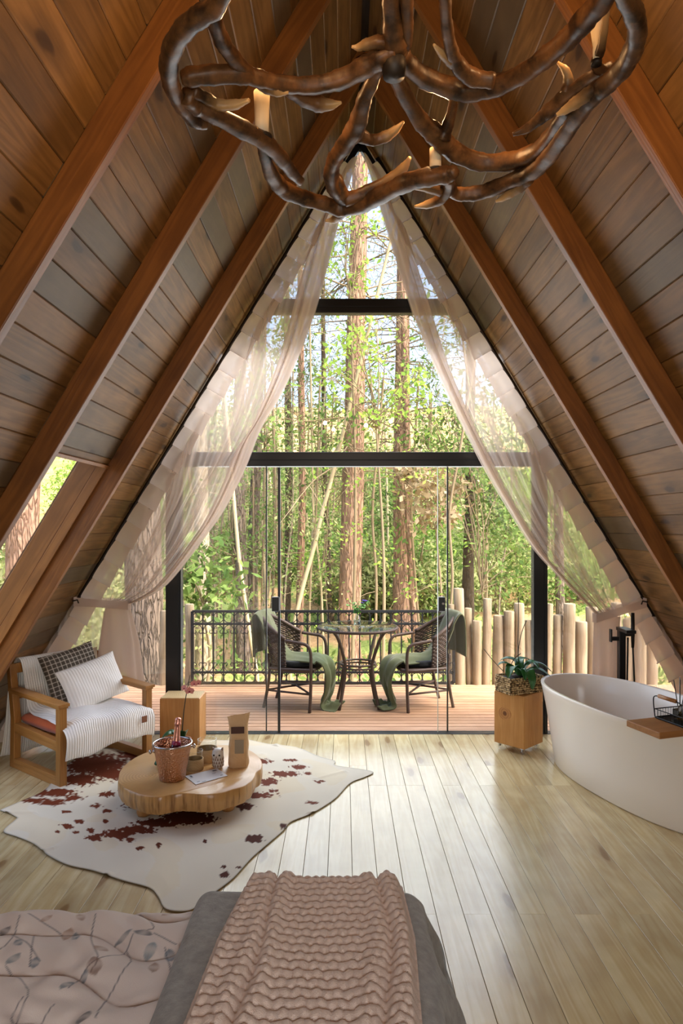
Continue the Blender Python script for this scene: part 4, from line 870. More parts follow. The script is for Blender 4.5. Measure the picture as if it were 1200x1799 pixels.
# wheeled wooden cube with the orchid basket
wcb = thing('wheeled_block', 'square wooden block on small casters standing left of the bathtub', 'side table', (1.345, 5.235, 0), R(43.5))
MB().box((0, 0, .245), (.265, .265, .395)).build('block', M['block'], wcb, bevel=.007)
knot = NB('knot_rings'); v = knot.coord(rnd=False); ln = knot.n('ShaderNodeVectorMath', operation='LENGTH'); knot.l(v, ln.inputs[0]); rg = knot.math('SINE', knot.math('ADD', knot.math('MULTIPLY', ln.outputs['Value'], 330), knot.math('MULTIPLY', knot.noise(v, 22, 3), 7))); rg = knot.math('MULTIPLY_ADD', rg, .5); rg.node.inputs[2].default_value = .5
p_ = knot.bsdf(.45); knot.l(knot.mix(knot.ramp(ln.outputs['Value'], [(0, W_), (.014, W_), (.02, K_)]), knot.mix(rg, C('#b9814a'), C('#a16d3a')), C('#6a3d1b')), p_.inputs['Base Color'])
mb = MB(); mb.prism([(.046 * math.cos(t) * (1 + .06 * math.sin(3 * t)), .055 * math.sin(t)) for t in np.linspace(0, 2 * math.pi, 33)[:-1]], 0, .0012)
k_ = mb.build('knot', knot.out(p_.outputs[0]), wcb); k_.matrix_local = Matrix.Translation((-.1325, .035, .285)) @ Matrix.Rotation(R(-90), 4, 'Y'); k_['label'] = 'dark oval knot in the wood'
clearp = glass('clear_caster', (.9, .9, .9))
for sx_ in (-1, 1):
    for sy_ in (-1, 1):
        c_ = MB().box((0, 0, .041), (.028, .028, .006)).build('caster', steel, wcb, loc=(sx_ * .098, sy_ * .098, 0)); MB().tube([(-.009, 0, .018), (.009, 0, .018)], .018, 16).build('wheel', clearp, c_, auto=40); MB().box((0, .004, .030), (.022, .008, .022)).build('fork', steel, c_)
bkt = thing('seagrass_basket', 'woven seagrass planter basket on the wheeled wooden block', 'basket', (1.345, 5.215, .443), R(24))
sea = NB('seagrass'); p_ = sea.bsdf(.8, 0, .2); oi = sea.noise(sea.coord(rnd=True), 60, 2); sea.l(sea.ramp(oi, [(.36, C('#3b3022')), (.5, C('#a2875f')), (.66, C('#d8bf92'))]), p_.inputs['Base Color']); seaM = sea.out(p_.outputs[0])
bx_, by_ = .150, .092
mb = MB()
for row in range(8):
    z0 = .008 + row * .0158; pts = []
    per = [(-bx_, -by_), (bx_, -by_), (bx_, by_), (-bx_, by_), (-bx_, -by_)]
    for a, b in zip(per, per[1:]):
        L = math.dist(a, b); m_ = int(L / .008)
        for k in range(m_):
            t = k / m_; nx, ny = (b[1] - a[1]) / L, -(b[0] - a[0]) / L; wv_ = .0035 * math.sin((k + row * 1.5) * math.pi / 1.5)
            pts.append((lerp(a[0], b[0], t) + nx * wv_, lerp(a[1], b[1], t) + ny * wv_, z0))
    pts.append(pts[0]); mb.tube(pts, .0075, 6, False)
tag(mb.build('woven_strands', seaM, bkt, True), kind='stuff')
MB().box((0, 0, .055), (bx_ * 2 - .012, by_ * 2 - .012, .11)).build('liner', plain('dark_liner', '#191512', .95), bkt)
op2 = thing('orchid_plant', 'leafy orchid without flowers growing in the seagrass basket', 'orchid', (1.345, 5.215, .555), 0)
MB().lathe([(0, .0), (.06, 0), (.05, .012), (0, .016)], 16, cap0=False, cap1=False).build('soil', plain('moss_soil', '#2a2118', .95, bump=1, bs=120), op2, True)
lf2 = plain('orchid_leaf_dark', '#2f6130', .28, 0, .5)
for pts, wd in (([(0, 0, 0), (-.06, -.02, .07), (-.12, -.03, .09), (-.155, -.03, .075)], .026), ([(0, 0, 0), (-.05, -.05, .075), (-.085, -.09, .055), (-.10, -.11, .01)], .032), ([(0, 0, 0), (-.02, .03, .085), (-.07, .05, .105), (-.12, .06, .09)], .030), ([(.01, -.02, 0), (.03, -.09, .06), (.045, -.135, .01), (.05, -.15, -.055)], .032),
                ([(0, 0, 0), (.05, -.01, .085), (.09, -.03, .09), (.12, -.06, .06)], .030), ([(0, 0, 0), (.07, .02, .075), (.16, .03, .07), (.235, .02, .02)], .028), ([(0, 0, 0), (.06, -.03, .05), (.12, -.06, .055), (.185, -.10, .02)], .024), ([(0, 0, 0), (.02, .05, .09), (.06, .07, .10), (.10, .08, .085)], .028), ([(0, -.02, 0), (-.01, -.08, .06), (.0, -.12, .05), (.005, -.14, .0)], .024)):
    strap_leaf([(a * 1.12, b * 1.1, c * 1.18) for a, b, c in pts], wd * 1.35).build('leaf', lf2, op2, True, solid=-.002)
b2 = op2.location
for pts in ([(870 + 41, 1165), (910, 1130), (911, 1090), (911, 1049)], [(911, 1165), (911, 1140), (917, 1110), (925, 1090)], [(885, 1180), (866, 1160), (850, 1140)], [(893, 1180), (903, 1158), (915, 1148)]):
    c_ = [rel(x, y, 5.2, b2) for x, y in pts]; MB().tube(cr(c_, 5), .0028, 6).build('stem', stemM, op2, True)
# ------------------------------------------------------------------ deck furniture
DZ = -.022
ratt = plain('dark_rattan', '#4a3d36', .5, 0, .4, .4, 140)
gt = glass('table_glass', (.90, .96, .93), 1.5)
tb = thing('round_table', 'round glass-topped table with curved rattan legs on the deck', 'table', (.140, 6.58, DZ))
RT = .378; ZT = .762
MB().lathe([(0, ZT - .004), (RT - .012, ZT - .004), (RT - .006, ZT), (RT - .012, ZT + .004), (0, ZT + .004)], 56, cap0=False, cap1=False).build('glass_top', gt, tb, auto=40)
MB().tube([(RT * math.cos(a), RT * math.sin(a), ZT - .014) for a in np.linspace(0, 2 * math.pi, 65)], .0135, 8, False).build('rim', ratt, tb, True)
MB().tube([(.17 * math.cos(a), .17 * math.sin(a), .405) for a in np.linspace(0, 2 * math.pi, 41)], .0105, 8, False).build('ring', ratt, tb, True)
MB().tube([(.175 * math.cos(a), .175 * math.sin(a), .375) for a in np.linspace(0, 2 * math.pi, 41)], .0085, 8, False).build('ring', ratt, tb, True)
for k in range(4):
    a = R(45 + 90 * k + 3); c_, s_2 = math.cos(a), math.sin(a)
    MB().tube(cr([(r_ * c_, r_ * s_2, z) for r_, z in ((.335, ZT - .025), (.275, .66), (.195, .47), (.180, .38), (.205, .22), (.265, .0))], 5), .0155, 8).build('leg', ratt, tb, True)
vz = thing('flower_vase', 'small clear glass bottle vase with leafy greens and violet flowers on the deck table', 'vase', (.135, 6.58, DZ + ZT + .005))
MB().lathe([(0, 0), (.034, 0), (.037, .01), (.037, .045), (.030, .07), (.018, .095), (.017, .13), (.022, .142), (.019, .142), (.0145, .13), (.0155, .095), (.027, .07), (.033, .045), (.033, .008), (0, .008)], 24, cap0=False, cap1=False).build('vase', glass('vase_glass', (.93, .97, .97), 1.5), vz, True)
MB().lathe([(0, .009), (.032, .009), (.032, .05), (0, .05)], 20, cap0=False, cap1=False).build('water', glass('vase_water', (.88, .95, .97), 1.33), vz, True)
vleaf = plain('sprig_leaf', '#4f8a35', .5); viol = plain('violet_petal', '#6a55c4', .6)
rv = random.Random(5)
for k in range(9):
    a = k * 2.4; e_ = Vector((math.cos(a) * rv.uniform(.05, .11), math.sin(a) * rv.uniform(.04, .09), rv.uniform(.17, .245))); st_ = cr([(0, 0, .04), (e_.x * .15, e_.y * .15, .14), tuple(e_)], 5)
    MB().tube(st_, .0018, 5).build('stem', vleaf, vz)
    mb = MB()
    for q_ in range(9):
        p0 = Vector(st_[min(len(st_) - 1, 4 + q_ % 7)]); d = Vector((rv.uniform(-1, 1), rv.uniform(-1, 1), rv.uniform(-.2, .8))).normalized(); L = rv.uniform(.022, .042); sd = d.orthogonal().normalized() * L * .3
        mb.add([p0, p0 + d * L * .45 + sd, p0 + d * L, p0 + d * L * .45 - sd], [(0, 1, 2, 3)])
    tag(mb.build('leaves', vleaf, vz), kind='stuff')
for x_, y_, z_ in ((.065, -.03, .235), (.085, .01, .225), (.05, -.05, .215)):
    mb = MB()
    for k in range(7):
        a = k * .9; d = Vector((math.cos(a), math.sin(a), .6)); mb.add([Vector((x_, y_, z_)), Vector((x_, y_, z_)) + d * .016 + Vector((-d.y, d.x, 0)) * .008, Vector((x_, y_, z_)) + d * .024, Vector((x_, y_, z_)) + d * .016 - Vector((-d.y, d.x, 0)) * .008], [(0, 1, 2, 3)])
    mb.build('flower', viol, vz)
weave = NB('woven_rattan'); v = weave.coord((1, 1, 1), False, 'UV'); ch = weave.n('ShaderNodeTexBrick'); ch.inputs['Scale'].default_value = 1; ch.inputs['Mortar Size'].default_value = .10; ch.inputs['Brick Width'].default_value = 1.0; ch.inputs['Row Height'].default_value = .5
p_ = weave.bsdf(.5, 0, .4, C('#4f4038')); weaveM = weave.out(p_.outputs[0])
cush = cloth('charcoal_cushion', '#2e3337', '#24282c'); olive = cloth('olive_plush', '#6b7357', '#545d42', .95, 260, .8, 18, .25)
def make_chair(label, group=None):
    """rattan tub chair facing +x; local origin on the deck"""
    t = thing('rattan_armchair', label, 'chair'); sh = []
    for sy in (-1, 1):
        # front leg runs up into the arm and on to the back hoop
        MB().tube(cr([(.215, sy * .262, 0), (.225, sy * .262, .2), (.228, sy * .262, .40), (.222, sy * .262, .56), (.185, sy * .262, .622), (.10, sy * .260, .64), (-.02, sy * .252, .655)], 6), .0155, 8).build('front_leg', ratt, t, True)
        MB().tube(cr([(-.265, sy * .18, 0), (-.225, sy * .19, .18), (-.20, sy * .20, .36), (-.215, sy * .21, .52)], 5), .0155, 8).build('rear_leg', ratt, t, True)
        for a, b in (((.226, sy * .262, .17), (-.22, sy * .19, .17)),): MB().tube([a, b], .010, 8).build('stretcher', ratt, t, True)
    MB().tube([(.225, -.262, .172), (0, 0, .185), (-.22, .19, .175)], .010, 8).build('stretcher', ratt, t, True); MB().tube([(.225, .262, .172), (0, 0, .185), (-.22, -.19, .175)], .010, 8).build('stretcher', ratt, t, True)
    seat = [(.235, -.25), (.25, 0), (.235, .25), (.0, .25), (-.17, .22), (-.235, .1), (-.235, -.1), (-.17, -.22), (0, -.25)]
    ring = cr([(x, y, .385) for x, y in seat] + [(*seat[0], .385)], 4); MB().tube(ring, .017, 8, False).build('seat_frame', ratt, t, True)
    MB().prism([(x * .97, y * .97) for x, y, _ in ring[:-1]], .378, .392).build('seat_web', ratt, t)
    # woven shell of the back: interlaced strands on a curved hoop
    def shell(u, v):
        th = lerp(-1.45, 1.45, u); c_ = math.cos(th); top = .655 + .205 * max(0, c_) ** 1.3; z = lerp(.40, top, v); f = (z - .40) / .46
        return Vector((-(.12 + .115 * c_ * 1.0 + .10 * f * max(0, c_)) + .135 * (1 - c_) * .9, math.sin(th) * (.225 + .030 * f), z))
    mb = MB(); nu, nv = 34, 17
    for j in range(nv):
        pts = []
        for i in range(nu * 2 + 1):
            q = shell(i / (nu * 2), (j + .5) / nv); n_ = Vector((-math.cos(lerp(-1.45, 1.45, i / (nu * 2))), math.sin(lerp(-1.45, 1.45, i / (nu * 2))), 0)); pts.append(q + n_ * .005 * math.sin(i * math.pi / 2 + j * math.pi))
        mb.tube(pts, .0085, 5)
    for i in range(nu // 2): mb.tube([shell((i + .5) / (nu // 2), v_) for v_ in np.linspace(0, 1, 7)], .0045, 4)
    tag(mb.build('woven_back', ratt, t, True), kind='stuff')
    MB().tube([shell(u, 1.0) for u in np.linspace(0, 1, 30)], .019, 8).build('back_hoop', ratt, t, True)
    return t
chair1 = make_chair('dark rattan armchair facing right, left of the round deck table')
chair1.location = (-.455, 6.60, DZ); chair1.rotation_euler = (0, 0, R(-14))
chair2 = copy_tree(chair1); chair2.location = (.745, 6.60, DZ); chair2.rotation_euler = (0, 0, R(194)); chair2['label'] = 'dark rattan armchair facing left, right of the round deck table'
for ch_, lb, mir in ((chair1, 'left', 1), (chair2, 'right', -1)):
    m = Matrix.Translation(ch_.location) @ Matrix.Rotation(ch_.rotation_euler.z, 4, 'Z')
    mb = MB(); mb.prism([(.21 * math.cos(a), .215 * math.sin(a)) for a in np.linspace(0, 2 * math.pi, 33)[:-1]], .405, .455)
    o = mb.build('seat_cushion', cush, None, bevel=.015); place(o, m); tag(o, 'charcoal round seat cushion in the %s rattan armchair' % lb, 'cushion')
    # plush olive throw: hangs behind the hoop, over the back, along the seat, down to the deck
    pr = cr([(-.372, .50), (-.378, .62), (-.380, .80), (-.368, .888), (-.325, .908), (-.27, .82), (-.17, .60), (-.06, .505), (.10, .500), (.24, .492), (.325, .44), (.36, .30), (.335, .15), (.30, .06), (.36, .022), (.44, .016)], 6)
    ln_ = np.r_[0, np.cumsum(np.hypot(*np.diff(pr, axis=0).T))]; ln_ /= ln_[-1]
    yo = np.interp(ln_, [0, .3, .5, .7, .9, 1], [-.02 * mir, 0, .01, -.02 * mir, -.04 * mir, -.04 * mir])
    def thro(u, v):
        x, z, y0 = np.interp(v, ln_, pr[:, 0]), np.interp(v, ln_, pr[:, 1]), np.interp(v, ln_, yo)
        hw = np.interp(v, [0, .18, .32, .45, .62, .75, .9, 1], [.20, .215, .20, .17, .19, .16, .11, .14]); a = u * 2 - 1
        f = np.interp(v, [0, .3, .5, .62, .75, 1], [.5, .4, .25, .5, 1.3, 1.3])
        n_ = .020 * f * math.sin(a * 5.2 + 2.0 * math.sin(v * 5)) + .007 * f * math.sin(a * 11 + v * 13)
        z2 = z - (.05 * a * a if .3 < v < .66 else .02 * a * a) + (n_ if .38 < v < .64 or v > .95 else 0)
        return Vector((x + (0 if .42 < v < .6 else n_), y0 + a * hw, max(z2, .012) + (.02 * (1 - a * a) + .012 * math.sin(a * 9) if v > .93 else 0)))
    o = MB().grid(thro, 44, 110).build('throw', olive, None, True, solid=.012); place(o, m)
    tag(o, 'olive green plush throw trailing over the %s rattan armchair to the deck' % lb, 'throw')
# ------------------------------------------------------------------ railing and log palisade
YR = 7.33
rl_ = thing('deck_railing', 'black wrought iron railing with rings along the deck edge', 'railing', (-.3, YR, DZ))
rx0, rx1 = P(338, 0, YR).x + .3, P(797, 0, YR).x + .3
zt = lambda py: P(0, py, YR).z - DZ
for py, h in ((1074, .026), (1096, .020), (1181, .020), (1200, .026)): MB().box(((rx0 + rx1) / 2, 0, zt(py)), (rx1 - rx0, .03, h)).build('rail', M['iron'], rl_)
nb_ = 25; st_ = (rx1 - rx0) / nb_; mbar = None
for k in range(nb_ + 1):
    x = rx0 + k * st_
    o = MB().box((0, 0, 0), (.014, .014, zt(1074) - zt(1200))).build('baluster', M['iron'], rl_, loc=(x, 0, (zt(1074) + zt(1200)) / 2)) if mbar is None else link('baluster', mbar, rl_, (x, 0, (zt(1074) + zt(1200)) / 2)); mbar = o.data
rmesh = MB().tube([(math.cos(a) * .054, 0, math.sin(a) * .054) for a in np.linspace(0, 2 * math.pi, 25)], .0045, 5, False).mesh('ring', M['iron'], True)
sc_m = MB().tube([(math.cos(a) * .052, 0, -math.sin(a) * .075) for a in np.linspace(0, math.pi, 15)], .0045, 5).tube([(.052 - .018 + .018 * math.cos(a), 0, .018 * math.sin(a)) for a in np.linspace(0, 4.2, 12)], .0045, 5).tube([(-.052 + .018 - .018 * math.cos(a), 0, .018 * math.sin(a)) for a in np.linspace(0, 4.2, 12)], .0045, 5).mesh('scroll', M['iron'], True)
for k in range(nb_):
    x = rx0 + (k + .5) * st_
    for py in (1085, 1190.5): link('ring', rmesh, rl_, (x, 0, zt(py)))
    o = link('scroll', sc_m, rl_, (x, 0, zt(1181) + .085)); o = link('scroll', sc_m, rl_, (x, 0, zt(1096) - .085)); o.rotation_euler = (0, R(180), 0)
MB().box((rx0, 0, zt(1137)), (.03, .03, zt(1074) - zt(1200))).build('end_post', M['iron'], rl_); MB().box((rx1, 0, zt(1137)), (.03, .03, zt(1074) - zt(1200))).build('end_post', M['iron'], rl_)
def log_mesh(r, h, seed):
    def f(u, v):
        a = u * 2 * math.pi; z = v * h; q = noise.noise((math.cos(a) * 1.2 + seed * 7, math.sin(a) * 1.2, z * 1.8)) * .12 + noise.noise((math.cos(a) * 4, math.sin(a) * 4 + seed, z * .8)) * .05
        return Vector((math.cos(a) * r * (1 + q) + .012 * math.sin(z * 2 + seed), math.sin(a) * r * (1 + q) + .01 * math.sin(z * 3 + seed * 2), z))
    mb = MB().grid(f, 18, 10, True); n_ = len(mb.v)
    top = [Vector(mb.v[i * 10 + 9]) for i in range(18)]; c_ = sum(top, Vector()) / 18
    mb.v += [tuple(c_ + (p - c_) * .86 + Vector((0, 0, .010))) for p in top]; mb.f += [(i * 10 + 9, ((i + 1) % 18) * 10 + 9, n_ + (i + 1) % 18, n_ + i) for i in range(18)] + [tuple(n_ + i for i in range(18))]
    return mb
lf = thing('log_palisade', 'palisade of pale upright logs of uneven height at the right end of the deck', 'fence', (2.0, 7.45, -.5))
logs = [(786, 797, 1063), (798, 816, 1035), (818, 831, 1070), (831.5, 848, 1092), (848, 863, 1053), (865, 886, 1083), (884, 902, 1075), (903, 921, 1061), (922, 936, 1091), (940, 958, 1072), (960, 971, 1062), (971, 987, 1082), (988, 1009, 1062), (1009, 1030, 1093), (1031, 1052, 1068), (1053, 1072, 1080), (1073, 1092, 1060), (1094, 1112, 1088), (1113, 1134, 1070), (1135, 1154, 1082)]
for k, (a, b, yt) in enumerate(logs):
    yl = 7.46 + .03 * ((k * 7) % 3 - 1); pa, pb = P(a, yt, yl), P(b, yt, yl); log_mesh((pb.x - pa.x) / 2 * 1.0, pa.z + .5, k).build('log', M['log'], lf, auto=45, loc=((pa.x + pb.x) / 2 - 2.0, yl - 7.45, 0))
for k, (a, b, yt, lb) in enumerate(((279, 293, 1075, 'weathered round post between the thick tree trunk and the black frame'), (323, 339, 1063, 'squared wooden post at the left end of the iron railing'))):
    pa, pb = P(a, yt, 7.40), P(b, yt, 7.40); o = log_mesh((pb.x - pa.x) / 2, pa.z + .5, 30 + k).build('wooden_post', M['log'], None, auto=45, loc=((pa.x + pb.x) / 2, 7.42, -.5)); tag(o, lb, 'post')
# ------------------------------------------------------------------ antler chandelier
def antmat():
    b = NB('antler_horn'); v = b.coord((1, 1, 1), False); at = b.n('ShaderNodeAttribute', attribute_name='tipness')
    n1 = b.noise(v, 14, 4, .6); n2 = b.noise(v, 60, 3)
    c = b.mix(b.ramp(n1, [(.35, K_), (.7, W_)]), C('#2a1a0e'), C('#7a5230')); c = b.mix(b.ramp(n2, [(.55, K_), (.8, (.35, .35, .35, 1))]), c, C('#8f683f'))
    c = b.mix(at.outputs['Fac'], c, C('#d6ab74')); p = b.bsdf(.42, 0, .4); b.l(c, p.inputs['Base Color']); b.bump(b.noise(v, 26, 3), p, .35, .004); return b.out(p.outputs[0])
hornM = antmat(); ivory = plain('ivory_candle', '#e3cfae', .5, bump=.3, bs=60); cup = plain('dark_cup', '#2a211a', .5, .3)
ch = thing('antler_chandelier', 'large antler chandelier with candle lamps hanging under the ridge', 'chandelier', (XA, 1.86, 2.95))
co = ch.location
def za(px, py, z): Y = F * (z - HC) / (CY - py); return P(px, py, Y) - co
def antler(name, pts, z0, z1, parent, tip0=0, tip1=0, seg=18):
    """pts: (px, py, radius_px); heights run from z0 to z1 and give every point its distance"""
    L = np.r_[0, np.cumsum([math.dist(a[:2], b[:2]) for a, b in zip(pts, pts[1:])])]; L /= L[-1]
    w4 = []
    for (px, py, r), t in zip(pts, L):
        z = lerp(z0, z1, t); Y = F * (z - HC) / (CY - py); q = P(px, py, Y) - co; w4.append((*q, r * Y / F))
    c_ = cr(w4, 6); wv_ = 1 + .05 * np.sin(np.arange(len(c_)) * 1.1) + .04 * np.sin(np.arange(len(c_)) * 2.7 + 1); rad = np.maximum(c_[:, 3] * wv_, .0012)
    mb = MB().tube(c_[:, :3], rad, seg)
    ctr = np.repeat(c_[:, :3], seg, 0); ang = np.tile(np.arange(seg), len(c_)) * 2 * np.pi / seg; vv_ = np.array(mb.v); mb.v = [tuple(q) for q in ctr + (vv_ - ctr) * (1 + .07 * np.sin(ang * 4 + np.repeat(np.arange(len(c_)), seg) * .12))[:, None]]; me = mb.mesh(name, hornM, True); t_ = np.linspace(0, 1, len(c_))
    tp = np.clip((tip0 - t_) / max(tip0, .01), 0, 1) * (tip0 > 0) + np.clip((t_ - (1 - tip1)) / max(tip1, .01), 0, 1) * (tip1 > 0)
    a = me.attributes.new('tipness', 'FLOAT', 'POINT'); a.data.foreach_set('value', np.repeat(tp, seg).astype(np.float32)); return link(name, me, parent)
L1 = antler('antler', [(405, -40, 16), (382, 10, 16), (356, 26, 17), (326, 49, 17), (304, 82, 17), (296, 120, 16), (304, 157, 15), (322, 187, 15), (345, 212, 14), (364, 218, 9)], 2.86, 2.86, ch)
L2 = antler('antler', [(326, 168, 15), (345, 186, 15), (364, 194, 15), (420, 224, 15), (465, 249, 14), (495, 279, 13), (512, 302, 11), (527, 318, 8)], 2.86, 2.86, ch)
antler('tine', [(338, 160, 11), (360, 172, 11), (382, 184, 10), (412, 184, 8), (438, 176, 3)], 2.87, 2.87, L2, 0, .8)
L3 = antler('antler', [(448, 226, 5), (456, 246, 7), (463, 265, 10), (474, 300, 13), (488, 322, 14), (504, 336, 14), (540, 350, 13), (570, 358, 13), (600, 366, 15), (640, 356, 16), (682, 336, 14), (722, 318, 15), (767, 309, 15), (790, 306, 14), (800, 300, 9)], 2.87, 2.85, ch, .1, 0)
antler('tine', [(606, 366, 11), (597, 376, 9), (586, 386, 6), (572, 388, 2)], 2.855, 2.84, L3, 0, .7)
antler('tine', [(605, 352, 12), (640, 340, 12), (682, 318, 10), (708, 296, 8), (720, 277, 3)], 2.86, 2.93, L3, 0, .6)
antler('tine', [(702, 321, 3), (728, 326, 6), (752, 331, 7), (775, 337, 8)], 2.85, 2.84, L3, .9, 0)
antler('tine', [(790, 312, 11), (788, 332, 9), (775, 349, 9), (752, 359, 7), (728, 363, 2)], 2.85, 2.82, L3, 0, .4)
L4 = antler('antler', [(667, 110, 12), (655, 142, 12), (641, 172, 13), (632, 205, 15), (622, 230, 16), (603, 258, 14), (588, 280, 13), (582, 308, 13), (590, 332, 14), (606, 350, 13)], 2.98, 2.87, ch)
antler('tine', [(628, 236, 13), (652, 246, 10), (675, 241, 10), (694, 229, 7), (709, 214, 2)], 2.94, 2.98, L4, 0, .6)
antler('tine', [(602, 345, 12), (594, 318, 10), (590, 306, 5)], 2.87, 2.9, L4)
L5 = antler('antler', [(694, 92, 17), (672, 100, 18), (645, 116, 17), (600, 139, 16), (551, 150, 15), (495, 148, 15), (450, 137, 15), (420, 131, 16), (364, 132, 16), (330, 136, 15), (318, 138, 9)], 2.99, 2.88, ch)
antler('tine', [(505, 154, 12), (530, 170, 13), (558, 182, 13), (582, 184, 8), (600, 180, 2)], 2.94, 2.93, L5, 0, .5)
L6 = antler('antler', [(362, -10, 14), (374, 28, 14), (389, 69, 14), (409, 100, 13), (439, 131, 12), (468, 152, 11), (490, 160, 9), (507, 162, 3)], 2.93, 2.91, ch, 0, .3)
H = antler('antler', [(684, -70, 15), (686, -10, 15), (690, 40, 18), (693, 70, 22), (700, 92, 20), (712, 100, 10)], 3.04, 3.0, ch)
antler('tine', [(722, -50, 13), (715, 0, 12), (716, 40, 11), (714, 74, 10), (706, 94, 9)], 3.04, 3.0, H)
antler('tine', [(690, 82, 13), (668, 74, 11), (645, 78, 9), (630, 83, 6), (618, 82, 2)], 3.0, 3.0, H, 0, .7)
R1 = antler('antler', [(704, 92, 14), (716, 112, 15), (745, 136, 16), (788, 153, 16), (823, 160, 17), (875, 150, 17), (925, 126, 17), (965, 96, 18), (1000, 66, 18), (1030, 32, 19), (1062, -6, 19), (1090, -60, 17)], 3.0, 2.93, ch)
antler('tine', [(778, -40, 12), (782, 0, 11), (785, 44, 11), (793, 87, 12), (806, 116, 14), (830, 136, 15), (868, 142, 13)], 3.0, 2.96, R1)
antler('tine', [(762, 78, 2), (774, 92, 6), (790, 106, 9), (810, 120, 10)], 2.97, 2.97, R1, .8, 0)
R2 = antler('antler', [(1080, -50, 15), (1098, -8, 16), (1113, 22, 17), (1120, 52, 17), (1112, 88, 17), (1092, 122, 17), (1062, 152, 17), (1040, 172, 16), (1012, 205, 17), (990, 238, 16), (960, 278, 15), (932, 303, 14), (898, 318, 13), (853, 336, 13), (820, 341, 13), (796, 338, 11), (786, 320, 13), (790, 302, 9)], 2.88, 2.86, ch)
antler('tine', [(930, 312, 11), (915, 326, 10), (897, 339, 8), (882, 349, 5), (871, 354, 2)], 2.86, 2.83, R2, 0, .9)
antler('tine', [(1058, 150, 13), (1035, 164, 11), (1012, 180, 10), (992, 194, 7), (978, 202, 3)], 2.88, 2.85, R2, 0, .8)
R3 = antler('antler', [(1078, 122, 13), (1060, 130, 14), (1035, 143, 14), (992, 173, 14), (965, 195, 13), (949, 208, 11), (925, 226, 8), (901, 236, 3)], 2.93, 2.86, ch)
antler('tine', [(992, 166, 9), (998, 145, 9), (994, 125, 7), (979, 109, 2)], 2.90, 2.98, R3, 0, .8)
R4 = antler('antler', [(688, 96, 10), (694, 130, 12), (706, 158, 13), (736, 209, 14), (760, 232, 17), (780, 250, 18), (801, 268, 17), (845, 285, 16), (897, 283, 16), (940, 268, 15), (968, 240, 14), (985, 212, 13), (998, 190, 10)], 2.99, 2.88, ch)
antler('tine', [(778, 240, 14), (786, 222, 10), (795, 191, 8), (798, 165, 7), (799, 142, 3)], 2.94, 3.03, R4, 0, .4)
R5 = antler('antler', [(1066, 12, 6), (1062, 50, 7), (1056, 85, 8), (1047, 112, 9), (1062, 130, 11)], 2.98, 2.92, ch, .5, 0)
bulbM = NB('warm_bulb'); em = bulbM.n('ShaderNodeEmission'); em.inputs[0].default_value = (1, .62, .30, 1); em.inputs[1].default_value = 9; bulbM = bulbM.out(em.outputs[0])
def candle(px, py0, py1, z, r0, r1, watts):
    Y = F * (z - HC) / (CY - py0); b_ = P(px, py0, Y) - co; h = (py0 - py1) * Y / F; k = Y / F
    o = MB().lathe([(0, 0), (r0 * k, 0), (r0 * k * 1.04, h * .3), (lerp(r0, r1, .4) * k, h * .62), (r1 * k, h), (r1 * k * .6, h + .003), (0, h + .003)], 20, cap0=False, cap1=False).build('candle', ivory, ch, True, loc=b_)
    MB().lathe([(0, -.006), (r0 * k * 1.5, -.006), (r0 * k * 1.6, .004), (0, .004)], 18, cap0=False, cap1=False).build('cup', cup, o, True)
    MB().lathe([(.005, h), (.009, h + .008), (.011, h + .02), (.008, h + .036), (.002, h + .052), (0, h + .053)], 14, cap1=False).build('bulb', bulbM, o, True)
    l = bpy.data.lights.new('candle_light', 'POINT'); l.energy = watts; l.color = (1, .56, .24); l.shadow_soft_size = .03
    lo_ = bpy.data.objects.new('candle_light', l); COL.objects.link(lo_); lo_.parent = ch; lo_.location = b_ + Vector((0, 0, h + .085))
WL = 5.5
candle(460, 242, 163, 2.87, 12, 14.5, WL); candle(765, 301, 262, 2.87, 10, 10.5, WL); candle(1048, 110, 14, 2.92, 6, 17, WL); candle(960, -160, -240, 2.92, 12, 13, WL); candle(480, -140, -220, 2.92, 12, 13, WL)
for pts in ([(405, -40, 16), (470, -120, 15), (590, -190, 15), (700, -150, 13), (705, -60, 11)], [(1085, -60, 17), (1020, -150, 16), (900, -190, 15), (790, -140, 14), (716, -50, 11)]): antler('antler', pts, 2.90, 3.0, ch)
MB().tube([(0, 0, .05), (0, 0, ZA - co.z - .02)], .008, 8).build('hanging_rod', M['iron'], ch); MB().lathe([(0, 0), (.05, 0), (.055, .02), (.03, .05), (0, .05)], 20, cap0=False, cap1=False).build('ceiling_rose', M['iron'], ch, True, loc=(0, 0, ZA - co.z - .16))
MB().lathe([(0, -.02), (.03, -.015), (.035, .02), (.02, .07), (0, .08)], 14, cap0=False, cap1=False).build('hub', cup, ch, True, loc=(0, 0, .0))
